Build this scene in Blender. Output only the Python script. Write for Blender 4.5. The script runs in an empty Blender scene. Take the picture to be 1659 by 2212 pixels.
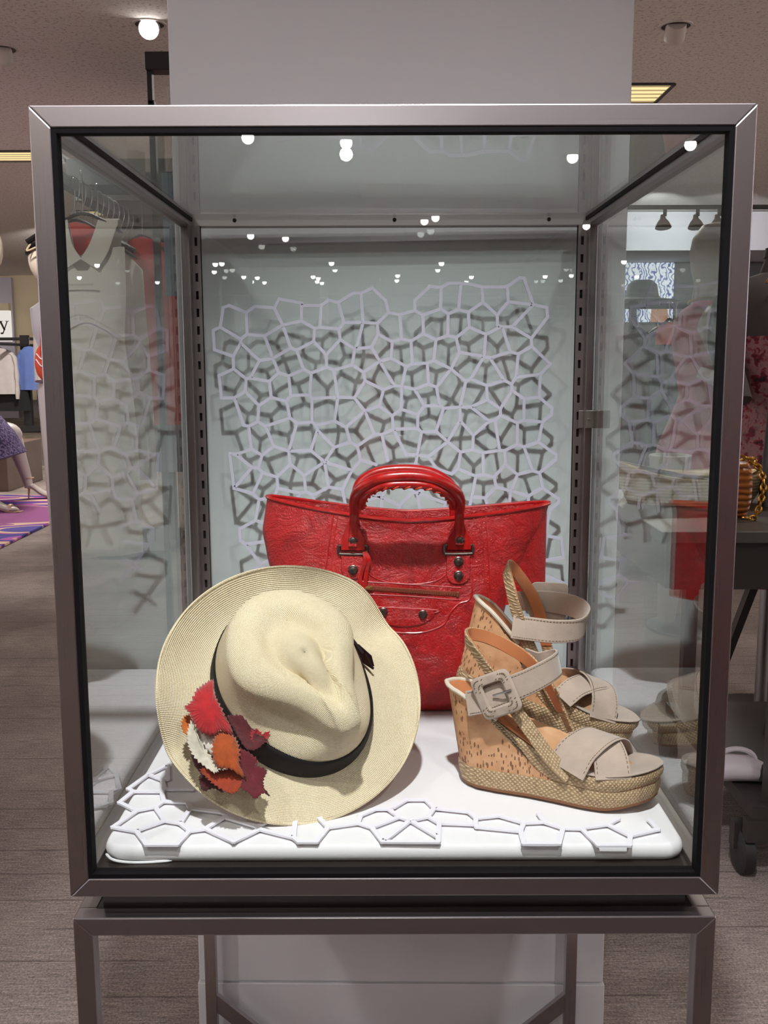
import bpy, math, random
from mathutils import Vector, Matrix, noise
random.seed(7)
PI = math.pi
sc = bpy.context.scene
COL = sc.collection

# ---------------------------------------------------------------- camera, world, lights, exposure
cam = bpy.data.cameras.new('camera')
cam.sensor_fit = 'VERTICAL'; cam.sensor_height = 36.0
cam.lens = 2160.0 / 2212.0 * 36.0
cam.clip_start = 0.02; cam.clip_end = 80
camo = bpy.data.objects.new('camera', cam); COL.objects.link(camo)
_p, _r = 0.1496, -0.0032
fw = Vector((0, math.cos(_p), -math.sin(_p))); rt = Vector((1, 0, 0)); up = Vector((0, math.sin(_p), math.cos(_p)))
r2 = rt * math.cos(_r) + up * math.sin(_r); u2 = -rt * math.sin(_r) + up * math.cos(_r)
camo.matrix_world = Matrix(((r2.x, u2.x, -fw.x, -0.0107), (r2.y, u2.y, -fw.y, -1.0918), (r2.z, u2.z, -fw.z, 1.1203), (0, 0, 0, 1)))
sc.camera = camo

W = bpy.data.worlds.new('store_air'); sc.world = W; W.use_nodes = True
W.node_tree.nodes['Background'].inputs[0].default_value = (0.91, 0.87, 0.95, 1)
W.node_tree.nodes['Background'].inputs[1].default_value = 2.0
sc.view_settings.view_transform = 'Standard'; sc.view_settings.look = 'None'
sc.view_settings.exposure = -0.04; sc.view_settings.gamma = 1.0; sc.view_settings.use_curve_mapping = False
cy = sc.cycles
cy.use_denoising = True
try: cy.denoiser = 'OPENIMAGEDENOISE'
except Exception: pass
cy.max_bounces = 12; cy.transparent_max_bounces = 32; cy.glossy_bounces = 6; cy.diffuse_bounces = 4
cy.sample_clamp_indirect = 6.0; cy.caustics_reflective = False; cy.caustics_refractive = False

def spot(name, loc, aim, watts, size=0.05, angle=50, blend=0.5, col=(1, .955, .94)):
    l = bpy.data.lights.new(name, 'SPOT'); l.energy = watts; l.shadow_soft_size = size
    l.spot_size = math.radians(angle); l.spot_blend = blend; l.color = col
    o = bpy.data.objects.new(name, l); COL.objects.link(o); o.location = loc
    o.rotation_euler = (Vector(aim) - Vector(loc)).to_track_quat('-Z', 'Y').to_euler(); return o
def area(name, loc, sx, sy, watts, col=(1, .93, .85), rot=(0, 0, 0)):
    l = bpy.data.lights.new(name, 'AREA'); l.shape = 'RECTANGLE'; l.size = sx; l.size_y = sy; l.energy = watts; l.color = col
    o = bpy.data.objects.new(name, l); COL.objects.link(o); o.location = loc; o.rotation_euler = rot; return o
CEIL = 2.85
KEY = (-0.05, -1.05, CEIL - .115)
spot('key_spot', KEY, (0.05, 0.06, 0.66), 330, size=.04, angle=40, blend=.9, col=(1, .965, .99))
spot('front_fill_spot', (0.75, -1.9, CEIL - .115), (0.1, 0.2, 0.75), 66, size=.06, angle=40, blend=.8)
spot('left_fill_spot', (-1.3, -1.5, CEIL - .115), (-.1, .1, .75), 56, size=.06, angle=55, blend=.8)
area('troffer_light_right', (1.35, 5.8, CEIL - .03), 1.1, .45, 110)
area('troffer_light_left', (-3.2, 7.7, CEIL - .03), 1.1, .45, 110)
area('troffer_light_rear', (-1.2, -3.5, CEIL - .03), 1.2, .5, 30)
spot('far_store_spot', (-.3, -7.55, CEIL - .115), (0, 0, 1.0), 55, size=.05, angle=40, blend=.8)
spot('left_display_spot', (-1.22, 4.42, CEIL - .1), (-1.35, 3.4, 1.2), 70, size=.06, angle=75, blend=.7)
spot('rail_spot', (-1.9, 1.2, CEIL - .115), (-1.35, 3.7, 1.2), 130, size=.06, angle=50, blend=.7)
spot('mannequin_spot', (-2.0, 3.6, CEIL - .08), (-2.9, 6.3, .9), 160, size=.06, angle=75, blend=.7)
spot('rack_spot', (-4.2, 12.0, CEIL - .08), (-6.0, 15.6, .9), 420, size=.08, angle=75, blend=.7)
for k, x in enumerate((2.9, 3.7, 4.6)):
    spot('wash_spot', (x, 9.1, 2.42), (x - .1, 11.0, 2.5), (170, 40, 25)[k], size=.03, angle=70, blend=.8, col=(.92, .95, 1))
for x, y in ((-8.6, 1.5), (8.6, 1.5), (-8.6, -8.0), (8.6, -8.0)):
    area('ceiling_fill_light', (x, y, 2.32), .25, 8.0, 900 if y > 0 else 220, col=(1, .95, .93), rot=(PI, 0, 0))      # unseen uplights added at both sides to brighten the ceiling
spot('right_display_spot', (1.6, 1.6, CEIL - .08), (1.0, 1.9, .9), 60, size=.06, angle=75, blend=.8)

# ---------------------------------------------------------------- helpers
def L(r, g, b):
    f = lambda c: ((c / 255 + .055) / 1.055) ** 2.4 if c / 255 > .04045 else c / 255 / 12.92
    return (f(r), f(g), f(b), 1)
def V(*a): return Vector(a)
def lerp(a, b, t): return a + (b - a) * t
def ss(a, b, x):
    t = max(0.0, min(1.0, (x - a) / (b - a))); return t * t * (3 - 2 * t)
def table(tab, x):
    if x <= tab[0][0]: return tab[0][1]
    for (a, va), (b, vb) in zip(tab, tab[1:]):
        if x <= b: return va + (vb - va) * (x - a) / (b - a)
    return tab[-1][1]
def smooth_path(pts, n=8, closed=False):
    P = [Vector(p) for p in pts]; out = []; m = len(P)
    rng = range(m) if closed else range(m - 1)
    for i in rng:
        a = P[(i - 1) % m] if closed or i > 0 else P[0] * 2 - P[1]
        b = P[i]; c = P[(i + 1) % m]
        d = P[(i + 2) % m] if closed or i + 2 < m else c * 2 - b
        for k in range(n):
            t = k / n
            out.append(.5 * ((2 * b) + (c - a) * t + (2 * a - 5 * b + 4 * c - d) * t * t + (3 * b - a - 3 * c + d) * t ** 3))
    if not closed: out.append(P[-1].copy())
    return out

class G:
    def __init__(s): s.v = []; s.f = []
    def add(s, vs, fs):
        o = len(s.v); s.v += [Vector(p) for p in vs]; s.f += [tuple(o + i for i in q) for q in fs]; return s
    def box(s, c, d, M=None):
        x, y, z = d[0] / 2, d[1] / 2, d[2] / 2
        vs = [Vector((a * x, b * y, e * z)) for a in (-1, 1) for b in (-1, 1) for e in (-1, 1)]
        if M is not None: vs = [M @ p for p in vs]
        return s.add([p + Vector(c) for p in vs], [(0, 1, 3, 2), (4, 6, 7, 5), (0, 4, 5, 1), (2, 3, 7, 6), (0, 2, 6, 4), (1, 5, 7, 3)])
    def prism(s, poly, d):                                    # polygon of 3D points pushed along d
        n = len(poly); d = Vector(d); a = [Vector(p) for p in poly]
        return s.add(a + [p + d for p in a], [tuple(range(n))[::-1], tuple(range(n, 2 * n))] + [(i, (i + 1) % n, n + (i + 1) % n, n + i) for i in range(n)])
    def rings(s, R, closed=True, cap0=True, cap1=True):
        n = len(R[0]); vs = [p for r in R for p in r]; fs = []
        for i in range(len(R) - 1):
            for j in range(n if closed else n - 1):
                k = (j + 1) % n; fs.append((i * n + j, i * n + k, (i + 1) * n + k, (i + 1) * n + j))
        if cap0: fs.append(tuple(range(n))[::-1])
        if cap1: fs.append(tuple((len(R) - 1) * n + j for j in range(n)))
        return s.add(vs, fs)
    def tube(s, pts, r, n=10, closed=False, flat=1.0, caps=True):
        P = [Vector(p) for p in pts]; m = len(P); R = []; nrm = None
        for i, p in enumerate(P):
            if closed: t = P[(i + 1) % m] - P[i - 1]
            else: t = P[min(i + 1, m - 1)] - P[max(i - 1, 0)]
            t.normalize()
            if nrm is None:
                a = Vector((0, 0, 1)) if abs(t.z) < .9 else Vector((1, 0, 0)); nrm = t.cross(a).normalized()
            nrm = (nrm - t * nrm.dot(t)).normalized(); b = t.cross(nrm)
            rr = r[i] if isinstance(r, (list, tuple)) else r
            R.append([p + nrm * (rr * math.cos(2 * PI * k / n)) + b * (rr * flat * math.sin(2 * PI * k / n)) for k in range(n)])
        if closed:
            R.append(R[0]); return s.rings(R, cap0=False, cap1=False)
        return s.rings(R, cap0=caps, cap1=caps)
    def lathe(s, prof, n=24, o=(0, 0, 0), M=None):
        R = []
        for r, z in prof:
            ring = [Vector((r * math.cos(2 * PI * k / n), r * math.sin(2 * PI * k / n), z)) for k in range(n)]
            if M is not None: ring = [M @ p for p in ring]
            R.append([p + Vector(o) for p in ring])
        return s.rings(R)
    def ribbon(s, pts, nrm, w, th):                            # strap: nrm = outward normal (one or per point), w = width
        P = [Vector(p) for p in pts]; m = len(P); R = []
        for i, p in enumerate(P):
            t = (P[min(i + 1, m - 1)] - P[max(i - 1, 0)]).normalized()
            n = Vector(nrm[i] if isinstance(nrm, list) else nrm); n = (n - t * n.dot(t)).normalized(); b = t.cross(n)
            ww = w[i] if isinstance(w, list) else w
            e = min(th * .35, ww * .2)
            R.append([p + b * (ww / 2 - e) + n * th / 2, p + b * ww / 2 + n * (th / 2 - e), p + b * ww / 2 - n * (th / 2 - e), p + b * (ww / 2 - e) - n * th / 2,
                      p - b * (ww / 2 - e) - n * th / 2, p - b * ww / 2 - n * (th / 2 - e), p - b * ww / 2 + n * (th / 2 - e), p - b * (ww / 2 - e) + n * th / 2])
        return s.rings(R)
    def grid(s, nu, nv, fn, cu=False, cv=False):
        vs = [fn(i / (nu if cu else nu - 1), j / (nv if cv else nv - 1)) for i in range(nu) for j in range(nv)]; fs = []
        for i in range(nu if cu else nu - 1):
            for j in range(nv if cv else nv - 1):
                a, b = (i + 1) % nu, (j + 1) % nv
                fs.append((i * nv + j, a * nv + j, a * nv + b, i * nv + b))
        return s.add(vs, fs)
    def ball(s, c, r, nu=20, nv=12):
        r = Vector(r) if not isinstance(r, (int, float)) else Vector((r, r, r)); c = Vector(c)
        R = []
        for j in range(nv + 1):
            a = PI * (j + .02) / (nv + .04); R.append([c + Vector((r.x * math.sin(a) * math.cos(2 * PI * i / nu), r.y * math.sin(a) * math.sin(2 * PI * i / nu), r.z * math.cos(a))) for i in range(nu)])
        return s.rings(R)
    def mesh(s, name, mat, smooth=True):
        me = bpy.data.meshes.new(name); me.from_pydata([tuple(p) for p in s.v], [], s.f)
        import bmesh
        b = bmesh.new(); b.from_mesh(me); bmesh.ops.recalc_face_normals(b, faces=b.faces); b.to_mesh(me); b.free()
        if mat: me.materials.append(mat)
        if smooth:
            for q in me.polygons: q.use_smooth = True
            try: me.set_sharp_from_angle(angle=math.radians(38))
            except Exception: pass
        return me
    def obj(s, name, mat, parent=None, local=False, smooth=True, bevel=0, solid=0, subd=0, label=None, kind=None):
        o = bpy.data.objects.new(name, s.mesh(name, mat, smooth)); COL.objects.link(o)
        if parent is not None:
            o.parent = parent
            if not local: o.matrix_parent_inverse = WM[parent.name].inverted()
        else: o.matrix_world = CUR
        WM[o.name] = WM[parent.name].copy() if (parent is not None and local) else Matrix.Identity(4)
        if solid:
            m = o.modifiers.new('thickness', 'SOLIDIFY'); m.thickness = solid; m.offset = 0
        if subd:
            m = o.modifiers.new('smooth', 'SUBSURF'); m.levels = subd; m.render_levels = subd
        if bevel:
            m = o.modifiers.new('edges', 'BEVEL'); m.width = bevel; m.segments = 2; m.limit_method = 'ANGLE'; m.angle_limit = math.radians(40)
        if label: o['label'] = label
        if kind: o['kind'] = kind
        return o
WM = {}
CUR = Matrix.Identity(4)                                      # frame the next top-level things are drawn in
def thing(name, label, cat, loc=(0, 0, 0), M=None, group=None):
    o = bpy.data.objects.new(name, None); COL.objects.link(o); o.empty_display_size = .05
    M = Matrix.Translation(loc) if M is None else M
    o.matrix_world = CUR @ M; WM[o.name] = M.copy()
    return tag(o, label, cat, group)
def tag(o, label, cat, group=None):
    o['label'] = label; o['category'] = cat
    if group: o['group'] = group
    return o
def struct(o): o['kind'] = 'structure'; return o
def dup(root, loc, label=None, rz=None):
    kids = [c for c in COL.objects if c.parent == root]
    r = root.copy(); COL.objects.link(r); r.location = loc
    if rz is not None: r.rotation_euler.z = rz
    if label: r['label'] = label
    for c in kids:
        d = c.copy(); COL.objects.link(d); d.parent = r
        for g in [x for x in COL.objects if x.parent == c]:
            e = g.copy(); COL.objects.link(e); e.parent = d
    return r

# ---------------------------------------------------------------- materials
class N:
    def __init__(s, name):
        s.m = bpy.data.materials.new(name); s.m.use_nodes = True; s.t = s.m.node_tree
        s.b = s.t.nodes['Principled BSDF']
    def n(s, typ, **kw):
        x = s.t.nodes.new(typ)
        for k, v in kw.items(): setattr(x, k, v)
        return x
    def l(s, a, b): s.t.links.new(a, b)
    def math(s, op, a, b=None, c=None):
        x = s.n('ShaderNodeMath', operation=op)
        for i, q in enumerate((a, b, c)):
            if q is None: continue
            if isinstance(q, (int, float)): x.inputs[i].default_value = q
            else: s.l(q, x.inputs[i])
        return x.outputs[0]
    def coord(s, scale=(1, 1, 1), rot=(0, 0, 0), kind='Object'):
        tc = s.n('ShaderNodeTexCoord'); mp = s.n('ShaderNodeMapping'); mp.inputs['Scale'].default_value = scale; mp.inputs['Rotation'].default_value = rot
        s.l(tc.outputs[kind], mp.inputs[0]); return mp.outputs[0]
    def noise(s, co, scale, detail=3, rough=.55, dist=0):
        x = s.n('ShaderNodeTexNoise'); x.inputs['Scale'].default_value = scale; x.inputs['Detail'].default_value = detail
        x.inputs['Roughness'].default_value = rough; x.inputs['Distortion'].default_value = dist; s.l(co, x.inputs['Vector']); return x.outputs['Fac']
    def ramp(s, fac, stops, interp='LINEAR'):
        x = s.n('ShaderNodeValToRGB'); r = x.color_ramp; r.interpolation = interp
        while len(r.elements) < len(stops): r.elements.new(.5)
        for e, (p, c) in zip(r.elements, stops): e.position = p; e.color = c
        s.l(fac, x.inputs[0]); return x.outputs[0]
    def bump(s, h, strength=.3, dist=.002):
        x = s.n('ShaderNodeBump'); x.inputs['Strength'].default_value = strength; x.inputs['Distance'].default_value = dist
        s.l(h, x.inputs['Height']); s.l(x.outputs[0], s.b.inputs['Normal']); return x
def plain(name, col, rough=.5, metal=0, bump=0, bscale=200, spec=.5, coat=0, var=0, vscale=20, sheen=0):
    k = N(name); b = k.b; b.inputs['Base Color'].default_value = col; b.inputs['Roughness'].default_value = rough; b.inputs['Metallic'].default_value = metal
    b.inputs['Specular IOR Level'].default_value = spec; b.inputs['Coat Weight'].default_value = coat
    if sheen: b.inputs['Sheen Weight'].default_value = sheen
    co = k.coord()
    if bump: k.bump(k.noise(co, bscale, 4), bump, .001)
    if var:
        c2 = tuple(c * (1 - var) for c in col[:3]) + (1,)
        k.l(k.ramp(k.noise(co, vscale, 4), [(.3, col), (.7, c2)]), b.inputs['Base Color'])
    return k.m
def emit(name, col, strength):
    k = N(name); b = k.b; b.inputs['Base Color'].default_value = (0, 0, 0, 1); b.inputs['Emission Color'].default_value = col; b.inputs['Emission Strength'].default_value = strength
    return k.m
def brushed(name, col, scale, rough=.34):
    k = N(name); b = k.b; b.inputs['Base Color'].default_value = col; b.inputs['Metallic'].default_value = 1
    n1 = k.noise(k.coord(scale), 1, 3)
    k.l(k.math('MULTIPLY_ADD', n1, .04, rough - .02), b.inputs['Roughness']); k.bump(n1, .015, .001); return k.m
STEEL_X = brushed('brushed_steel_across', (.43, .40, .42, 1), (6, 900, 900), .31)
STEEL_Z = brushed('brushed_steel_upright', (.46, .42, .43, 1), (900, 900, 6), .28)
STEEL_Y = brushed('brushed_steel_depth', (.40, .37, .37, 1), (900, 6, 900), .4)
DARK_STEEL = brushed('dark_slotted_steel', (.27, .23, .23, 1), (900, 900, 12), .42)
def glass(name, tint):
    k = N(name); k.t.nodes.remove(k.b)
    g = k.n('ShaderNodeNewGeometry'); dot = k.n('ShaderNodeVectorMath', operation='DOT_PRODUCT')
    k.l(g.outputs['Incoming'], dot.inputs[0]); k.l(g.outputs['Normal'], dot.inputs[1])
    c = k.math('ABSOLUTE', dot.outputs['Value']); f = k.math('POWER', k.math('SUBTRACT', 1, c), 5)
    f = k.math('MULTIPLY_ADD', f, .955, .045)
    tr = k.n('ShaderNodeBsdfTransparent'); tr.inputs[0].default_value = tint
    gl = k.n('ShaderNodeBsdfGlossy'); gl.inputs['Roughness'].default_value = 0; gl.inputs[0].default_value = (1, 1, 1, 1)
    mx = k.n('ShaderNodeMixShader'); k.l(f, mx.inputs[0]); k.l(tr.outputs[0], mx.inputs[1]); k.l(gl.outputs[0], mx.inputs[2])
    k.l(mx.outputs[0], k.t.nodes['Material Output'].inputs[0]); return k.m
GLASS = glass('clear_glass', (.952, .974, .964, 1))
BLACK = plain('black_rubber', L(9, 8, 10), .8, spec=.1)
MATT_BLACK = plain('black_paint', L(30, 27, 27), .5)
WHITE_CLOTH = plain('white_cotton', L(228, 225, 228), .85, bump=.15, bscale=900, var=.03, vscale=12)
PAPER = plain('white_card', L(230, 227, 236), .7)
PILLAR = plain('pale_grey_paint', L(220, 219, 223), .55, bump=.06, bscale=60, var=.03, vscale=3)
# ---------------------------------------------------------------- the store shell
k = N('carpet'); co = k.coord((2.4, 34, 1)); c2 = k.coord((1, 1, 1))
streak = k.noise(co, 7, 5, .75); fuzz = k.noise(c2, 210, 4, .8); blot = k.noise(c2, 2.2, 3)
mixh = k.math('ADD', k.math('MULTIPLY', streak, .42), k.math('MULTIPLY', fuzz, .58))
sep = k.n('ShaderNodeSeparateXYZ'); k.l(c2, sep.inputs[0])
line = k.math('LESS_THAN', k.math('FRACT', k.math('MULTIPLY', k.math('ADD', sep.outputs[1], k.math('MULTIPLY', streak, .004)), 9.2)), .045)
colr = k.ramp(k.math('ADD', mixh, k.math('MULTIPLY', k.math('SUBTRACT', blot, .5), .25)), [(.36, L(80, 72, 70)), (.5, L(134, 123, 118)), (.64, L(180, 167, 158))])
mx = k.n('ShaderNodeMix', data_type='RGBA'); k.l(k.math('MULTIPLY', line, k.math('MULTIPLY', k.math('GREATER_THAN', k.noise(k.coord((1.5, 9.2, 1)), 1.3, 2), .47), .5)), mx.inputs[0]); k.l(colr, mx.inputs[6]); mx.inputs[7].default_value = L(58, 50, 47)
k.l(mx.outputs[2], k.b.inputs['Base Color']); k.b.inputs['Roughness'].default_value = .95; k.b.inputs['Specular IOR Level'].default_value = .15
k.bump(mixh, .6, .006); CARPET = k.m
struct(G().box((0, 0, -.05), (44, 60, .1)).obj('floor', CARPET, smooth=False))
k = N('acoustic_ceiling'); co = k.coord()
n1 = k.noise(co, 46, 4, .7)
k.l(k.ramp(n1, [(.36, L(186, 176, 168)), (.46, L(234, 227, 220)), (1, L(240, 233, 226))]), k.b.inputs['Base Color']); k.b.inputs['Roughness'].default_value = .95; k.bump(n1, .3, .004)
struct(G().box((0, 0, CEIL + .05), (44, 60, .1)).obj('ceiling', k.m, smooth=False))
WALL = plain('cream_wall_paint', L(222, 204, 170), .8, var=.05, vscale=2)
WALL2 = plain('lilac_grey_wall_paint', L(186, 178, 186), .8)
struct(G().box((-9, 19.6, CEIL / 2), (14, .2, CEIL)).obj('wall_left', WALL, smooth=False))
struct(G().box((-7.9, 19.42, 1.4), (.9, .12, 2.8)).obj('trim_1', WALL2, smooth=False))
struct(G().box((-9.5, 19.42, 1.4), (1.0, .12, 2.8)).obj('trim_2', WALL2, smooth=False))
struct(G().box((-9, 19.45, .18), (14, .1, .36)).obj('baseboard_left', plain('grey_skirting', L(120, 112, 104), .6), smooth=False))
GREYW = plain('plain_grey_wall', L(96, 92, 90), .8)  # one even dark grey for the whole right wall
WHITEW = plain('white_wall_paint', L(226, 226, 230), .75)
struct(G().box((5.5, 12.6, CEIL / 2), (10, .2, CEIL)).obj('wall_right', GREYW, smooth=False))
struct(G().box((5.6, 11.7, 2.62), (6.2, 1.4, .44)).obj('trim_3', WHITEW, smooth=False))       # lit bulkhead over the right wall
struct(G().box((0, -26, CEIL / 2), (40, .2, CEIL)).obj('wall_rear', plain('rear_wall_paint', L(176, 160, 140), .8), smooth=False))
struct(G().box((0, -25.4, 2.5), (40, .8, .5)).obj('trim_4', plain('dark_bulkhead_paint', L(80, 74, 70), .8), smooth=False))
for n_, x in ((5, -8.6), (6, 8.6)): struct(G().box((x, -3.2, 2.22), (.5, 18, .16)).obj('trim_%d' % n_, WALL2, smooth=False))   # unseen boxes added to carry the ceiling fill lights
# marble walkway beyond the carpet, left
k = N('walkway_marble'); co = k.coord()
k.l(k.ramp(k.noise(co, 2.5, 6, .6, 1.5), [(.3, L(150, 132, 110)), (.7, L(196, 180, 158))]), k.b.inputs['Base Color']); k.b.inputs['Roughness'].default_value = .12
struct(G().box((-7, 13, .004), (9, 6.6, .012)).obj('walkway_floor', k.m, smooth=False))
# the case, its stand and the column are drawn in a case frame (one unit = 0.8 m) whose datum sits 0.224 m above the floor
CASE = Matrix.Translation((-.0021, -.2184, .2241)) @ Matrix.Scale(.8, 4)
CUR = CASE
FL = -.2241 / .8; CEN = (CEIL - .2241) / .8                   # floor and ceiling seen from that frame
# column right behind the case
mp = Matrix.Translation((.0225, .934, 0)) @ Matrix.Rotation(math.radians(-.8), 4, 'Z')
g = G(); g.box((0, 0, (FL - .176) / 2), (.856, .186, -.176 - FL)); g.box((0, .0015, -.174), (.842, .172, .006)); g.box((0, 0, (CEN - .172) / 2), (.85, .18, CEN + .172))
g.v = [mp @ p for p in g.v]
struct(g.obj('column', PILLAR, bevel=.002, smooth=False))

# ---------------------------------------------------------------- the glass case
ZT, ZB, HW, DEP, T = 1.385, .5004, .38, .8023, .0226
case = thing('display_case', 'glass display case framed in brushed steel, in front of the white column', 'display case', (0, DEP / 2, ZB))
def xbar(g, z0, z1, y0, y1, hw, t, top):                      # mitred horizontal bar in an XZ frame
    zi, zo = (z0, z1) if top else (z1, z0)
    g.prism([(-hw, y0, zo), (hw, y0, zo), (hw - t, y0, zi), (-hw + t, y0, zi)], (0, y1 - y0, 0))
def zbar(g, z0, z1, y0, y1, hw, t, s):
    g.prism([(s * hw, y0, z0), (s * hw, y0, z1), (s * (hw - t), y0, z1 - t), (s * (hw - t), y0, z0 + t)], (0, y1 - y0, 0))
for y0, y1 in ((0, T), (DEP - T, DEP)):
    for top in (True, False):
        g = G(); xbar(g, ZT - T if top else ZB, ZT if top else ZB + T, y0, y1, HW, T, top); g.obj('frame_bar', STEEL_X if y0 == 0 else STEEL_Y, case, bevel=.0015, smooth=False)
    for s in (-1, 1):
        g = G(); zbar(g, ZB, ZT, y0, y1, HW, T, s); g.obj('frame_bar', STEEL_Z, case, bevel=.0015, smooth=False)
for s in (-1, 1):
    for z in (ZT - T / 2, ZB + T / 2):
        G().box((s * (HW - T / 2), DEP / 2, z), (T, DEP - 2 * T, T)).obj('frame_bar', STEEL_Y, case, bevel=.0015, smooth=False)
        b = G().box((s * (HW - T - .0015), DEP / 2, z), (.003, DEP - 2 * T - .02, .006)).obj('glazing_channel', BLACK, case, smooth=False)
zi0, zi1, xi = ZB + T, ZT - T, HW - T
G().box((0, .0085, (zi0 + zi1) / 2), (2 * xi, .004, zi1 - zi0)).obj('glass_pane', GLASS, case, smooth=False)
G().box((0, .7915, (zi0 + zi1) / 2), (2 * xi, .004, zi1 - zi0)).obj('glass_pane', GLASS, case, smooth=False)
G().box((0, DEP / 2, ZT - .009), (2 * xi, DEP - 2 * T, .004)).obj('glass_pane', GLASS, case, smooth=False)
for s in (-1, 1):
    G().box((s * (HW - .010), DEP / 2, (zi0 + zi1) / 2), (.004, DEP - 2 * T, zi1 - zi0)).obj('glass_pane', GLASS, case, smooth=False)
gw = .0052                                                    # black gasket round the front pane
for y in (.003,):
    for g0 in ((0, zi1 - gw / 2, 2 * xi, gw), (0, zi0 + gw / 2, 2 * xi, gw), (-xi + gw / 2, (zi0 + zi1) / 2, gw, zi1 - zi0 - 2 * gw), (xi - gw / 2, (zi0 + zi1) / 2, gw, zi1 - zi0 - 2 * gw)):
        G().box((g0[0], y + .006, g0[1]), (g0[2], .016, g0[3])).obj('gasket', BLACK, case, smooth=False)
G().box((0, DEP / 2, ZB + .0085), (2 * xi, DEP - 2 * T, .017)).obj('base_plate', plain('dark_base_metal', L(70, 62, 58), .3, metal=.7), case, smooth=False)
def slotted(s):
    g = G(); x0, x1, y0, y1 = s * (xi - .001), s * (xi - .0165), .7625, .766
    xm0, xm1 = s * (xi - .0065), s * (xi - .0115)
    def b(xa, xb, za, zb_): g.box(((xa + xb) / 2, (y0 + y1) / 2, (za + zb_) / 2), (abs(xb - xa), y1 - y0, zb_ - za))
    b(x0, xm0, zi0, zi1); b(xm1, x1, zi0, zi1); z = zi0
    while z < zi1 - .03:
        b(xm0, xm1, z, z + .0165); z += .0315
    b(xm0, xm1, z, zi1)
    o = g.obj('slotted_rail', DARK_STEEL, case, smooth=False)
    G().box((s * (xi - .00875), .772, (zi0 + zi1) / 2), (.0155, .011, zi1 - zi0)).obj('rail_backing', BLACK, o, smooth=False)
    G().box((s * (xi - .0008), .750, (zi0 + zi1) / 2), (.0016, .024, zi1 - zi0)).obj('rail_flange', DARK_STEEL, o, smooth=False)
slotted(-1); slotted(1)
for x in (-.28, .01, .29):
    G().lathe([(.0001, 0), (.0035, 0), (.0035, .001), (.0001, .0012)], 12, (x, DEP - T - .0002, ZT - T / 2), Matrix.Rotation(PI / 2, 4, 'X')).obj('screw', BLACK, case)
g = G(); g.box((.377, .755, 1.0135), (.058, .003, .033)); g.box((.377, .7575, 1.0135), (.012, .004, .033)); 
clip = g.obj('lock_plate', plain('worn_grey_plate', L(120, 110, 104), .4, metal=.6), case, bevel=.001, smooth=False)
G().lathe([(.0001, 0), (.002, 0), (.0018, .001), (.0001, .0014)], 12, (.366, .7535, 1.0135), Matrix.Rotation(PI / 2, 4, 'X')).obj('screw', DARK_STEEL, clip)

# stand under the case
stand = thing('case_stand', 'brushed steel open leg stand carrying the glass display case', 'stand', (0, DEP / 2, FL))
SZ = .4735; SH = .3785
for y0, y1 in ((0, T), (DEP - T, DEP)):
    g = G(); xbar(g, SZ - T, SZ, y0, y1, SH, T, True); g.obj('top_rail', STEEL_X, stand, bevel=.0015, smooth=False)
    for s in (-1, 1):
        G().prism([(s * SH, y0, FL), (s * SH, y0, SZ), (s * (SH - T), y0, SZ - T), (s * (SH - T), y0, FL)], (0, y1 - y0, 0)).obj('leg', STEEL_Z, stand, bevel=.0015, smooth=False)
for s in (-1, 1):
    G().box((s * (SH - T / 2), DEP / 2, SZ - T / 2), (T, DEP - 2 * T, T)).obj('top_rail', STEEL_Y, stand, bevel=.0015, smooth=False)
    M = Matrix.Rotation(s * -.72, 4, 'Y')
    G().box((s * .25, DEP - T / 2, -.275), (.32, .012, .03), M).obj('brace', STEEL_X, stand, bevel=.001, smooth=False)
G().box((0, DEP / 2 + .008, (SZ + ZB) / 2), (.70, DEP - .04, ZB - SZ)).obj('riser_plinth', plain('black_plinth_paint', L(34, 31, 30), .35), stand, smooth=False)
G().box((0, DEP / 2, SZ - .006), (2 * SH - 2 * T, DEP - 2 * T, .012)).obj('top_panel', plain('black_plinth_paint_2', L(40, 36, 34), .4), stand, smooth=False)

# ---------------------------------------------------------------- cushion and the two card lattices
ZP = .539
def rounded_slab(x0, x1, y0, y1, z0, z1, r):
    g = G(); R = []
    for j in range(9):
        a = -PI / 2 + PI * j / 8; inset = r * (1 - math.cos(a)) * .6; z = (z0 + z1) / 2 + (z1 - z0) / 2 * math.sin(a); ring = []
        for cx, cy_, a0 in ((x1, y1, 0), (x0, y1, PI / 2), (x0, y0, PI), (x1, y0, 1.5 * PI)):
            for q in range(7):
                b = a0 + PI / 2 * q / 6; rr = .026
                ring.append(V(cx - math.copysign(rr + inset, cx) * 1 + rr * math.cos(b), (cy_ - rr - inset if cy_ == y1 else cy_ + rr + inset) + rr * math.sin(b), z))
        R.append(ring)
    return g.rings(R)
g = rounded_slab(-.356, .357, .047, .762, .5175, ZP, .011)
cush = g.obj('padded_platform', WHITE_CLOTH)
tag(cush, 'white fabric covered padded platform filling the case floor', 'platform')
fold = smooth_path([(-.350, .0475, .530), (-.342, .0462, .523), (-.325, .0462, .5195), (-.30, .0475, .5185), (-.27, .050, .5195)], 5)
G().tube(fold, [.0008] + [.0018] * (len(fold) - 2) + [.0006], 8).obj('cloth_fold', WHITE_CLOTH, cush)
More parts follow.
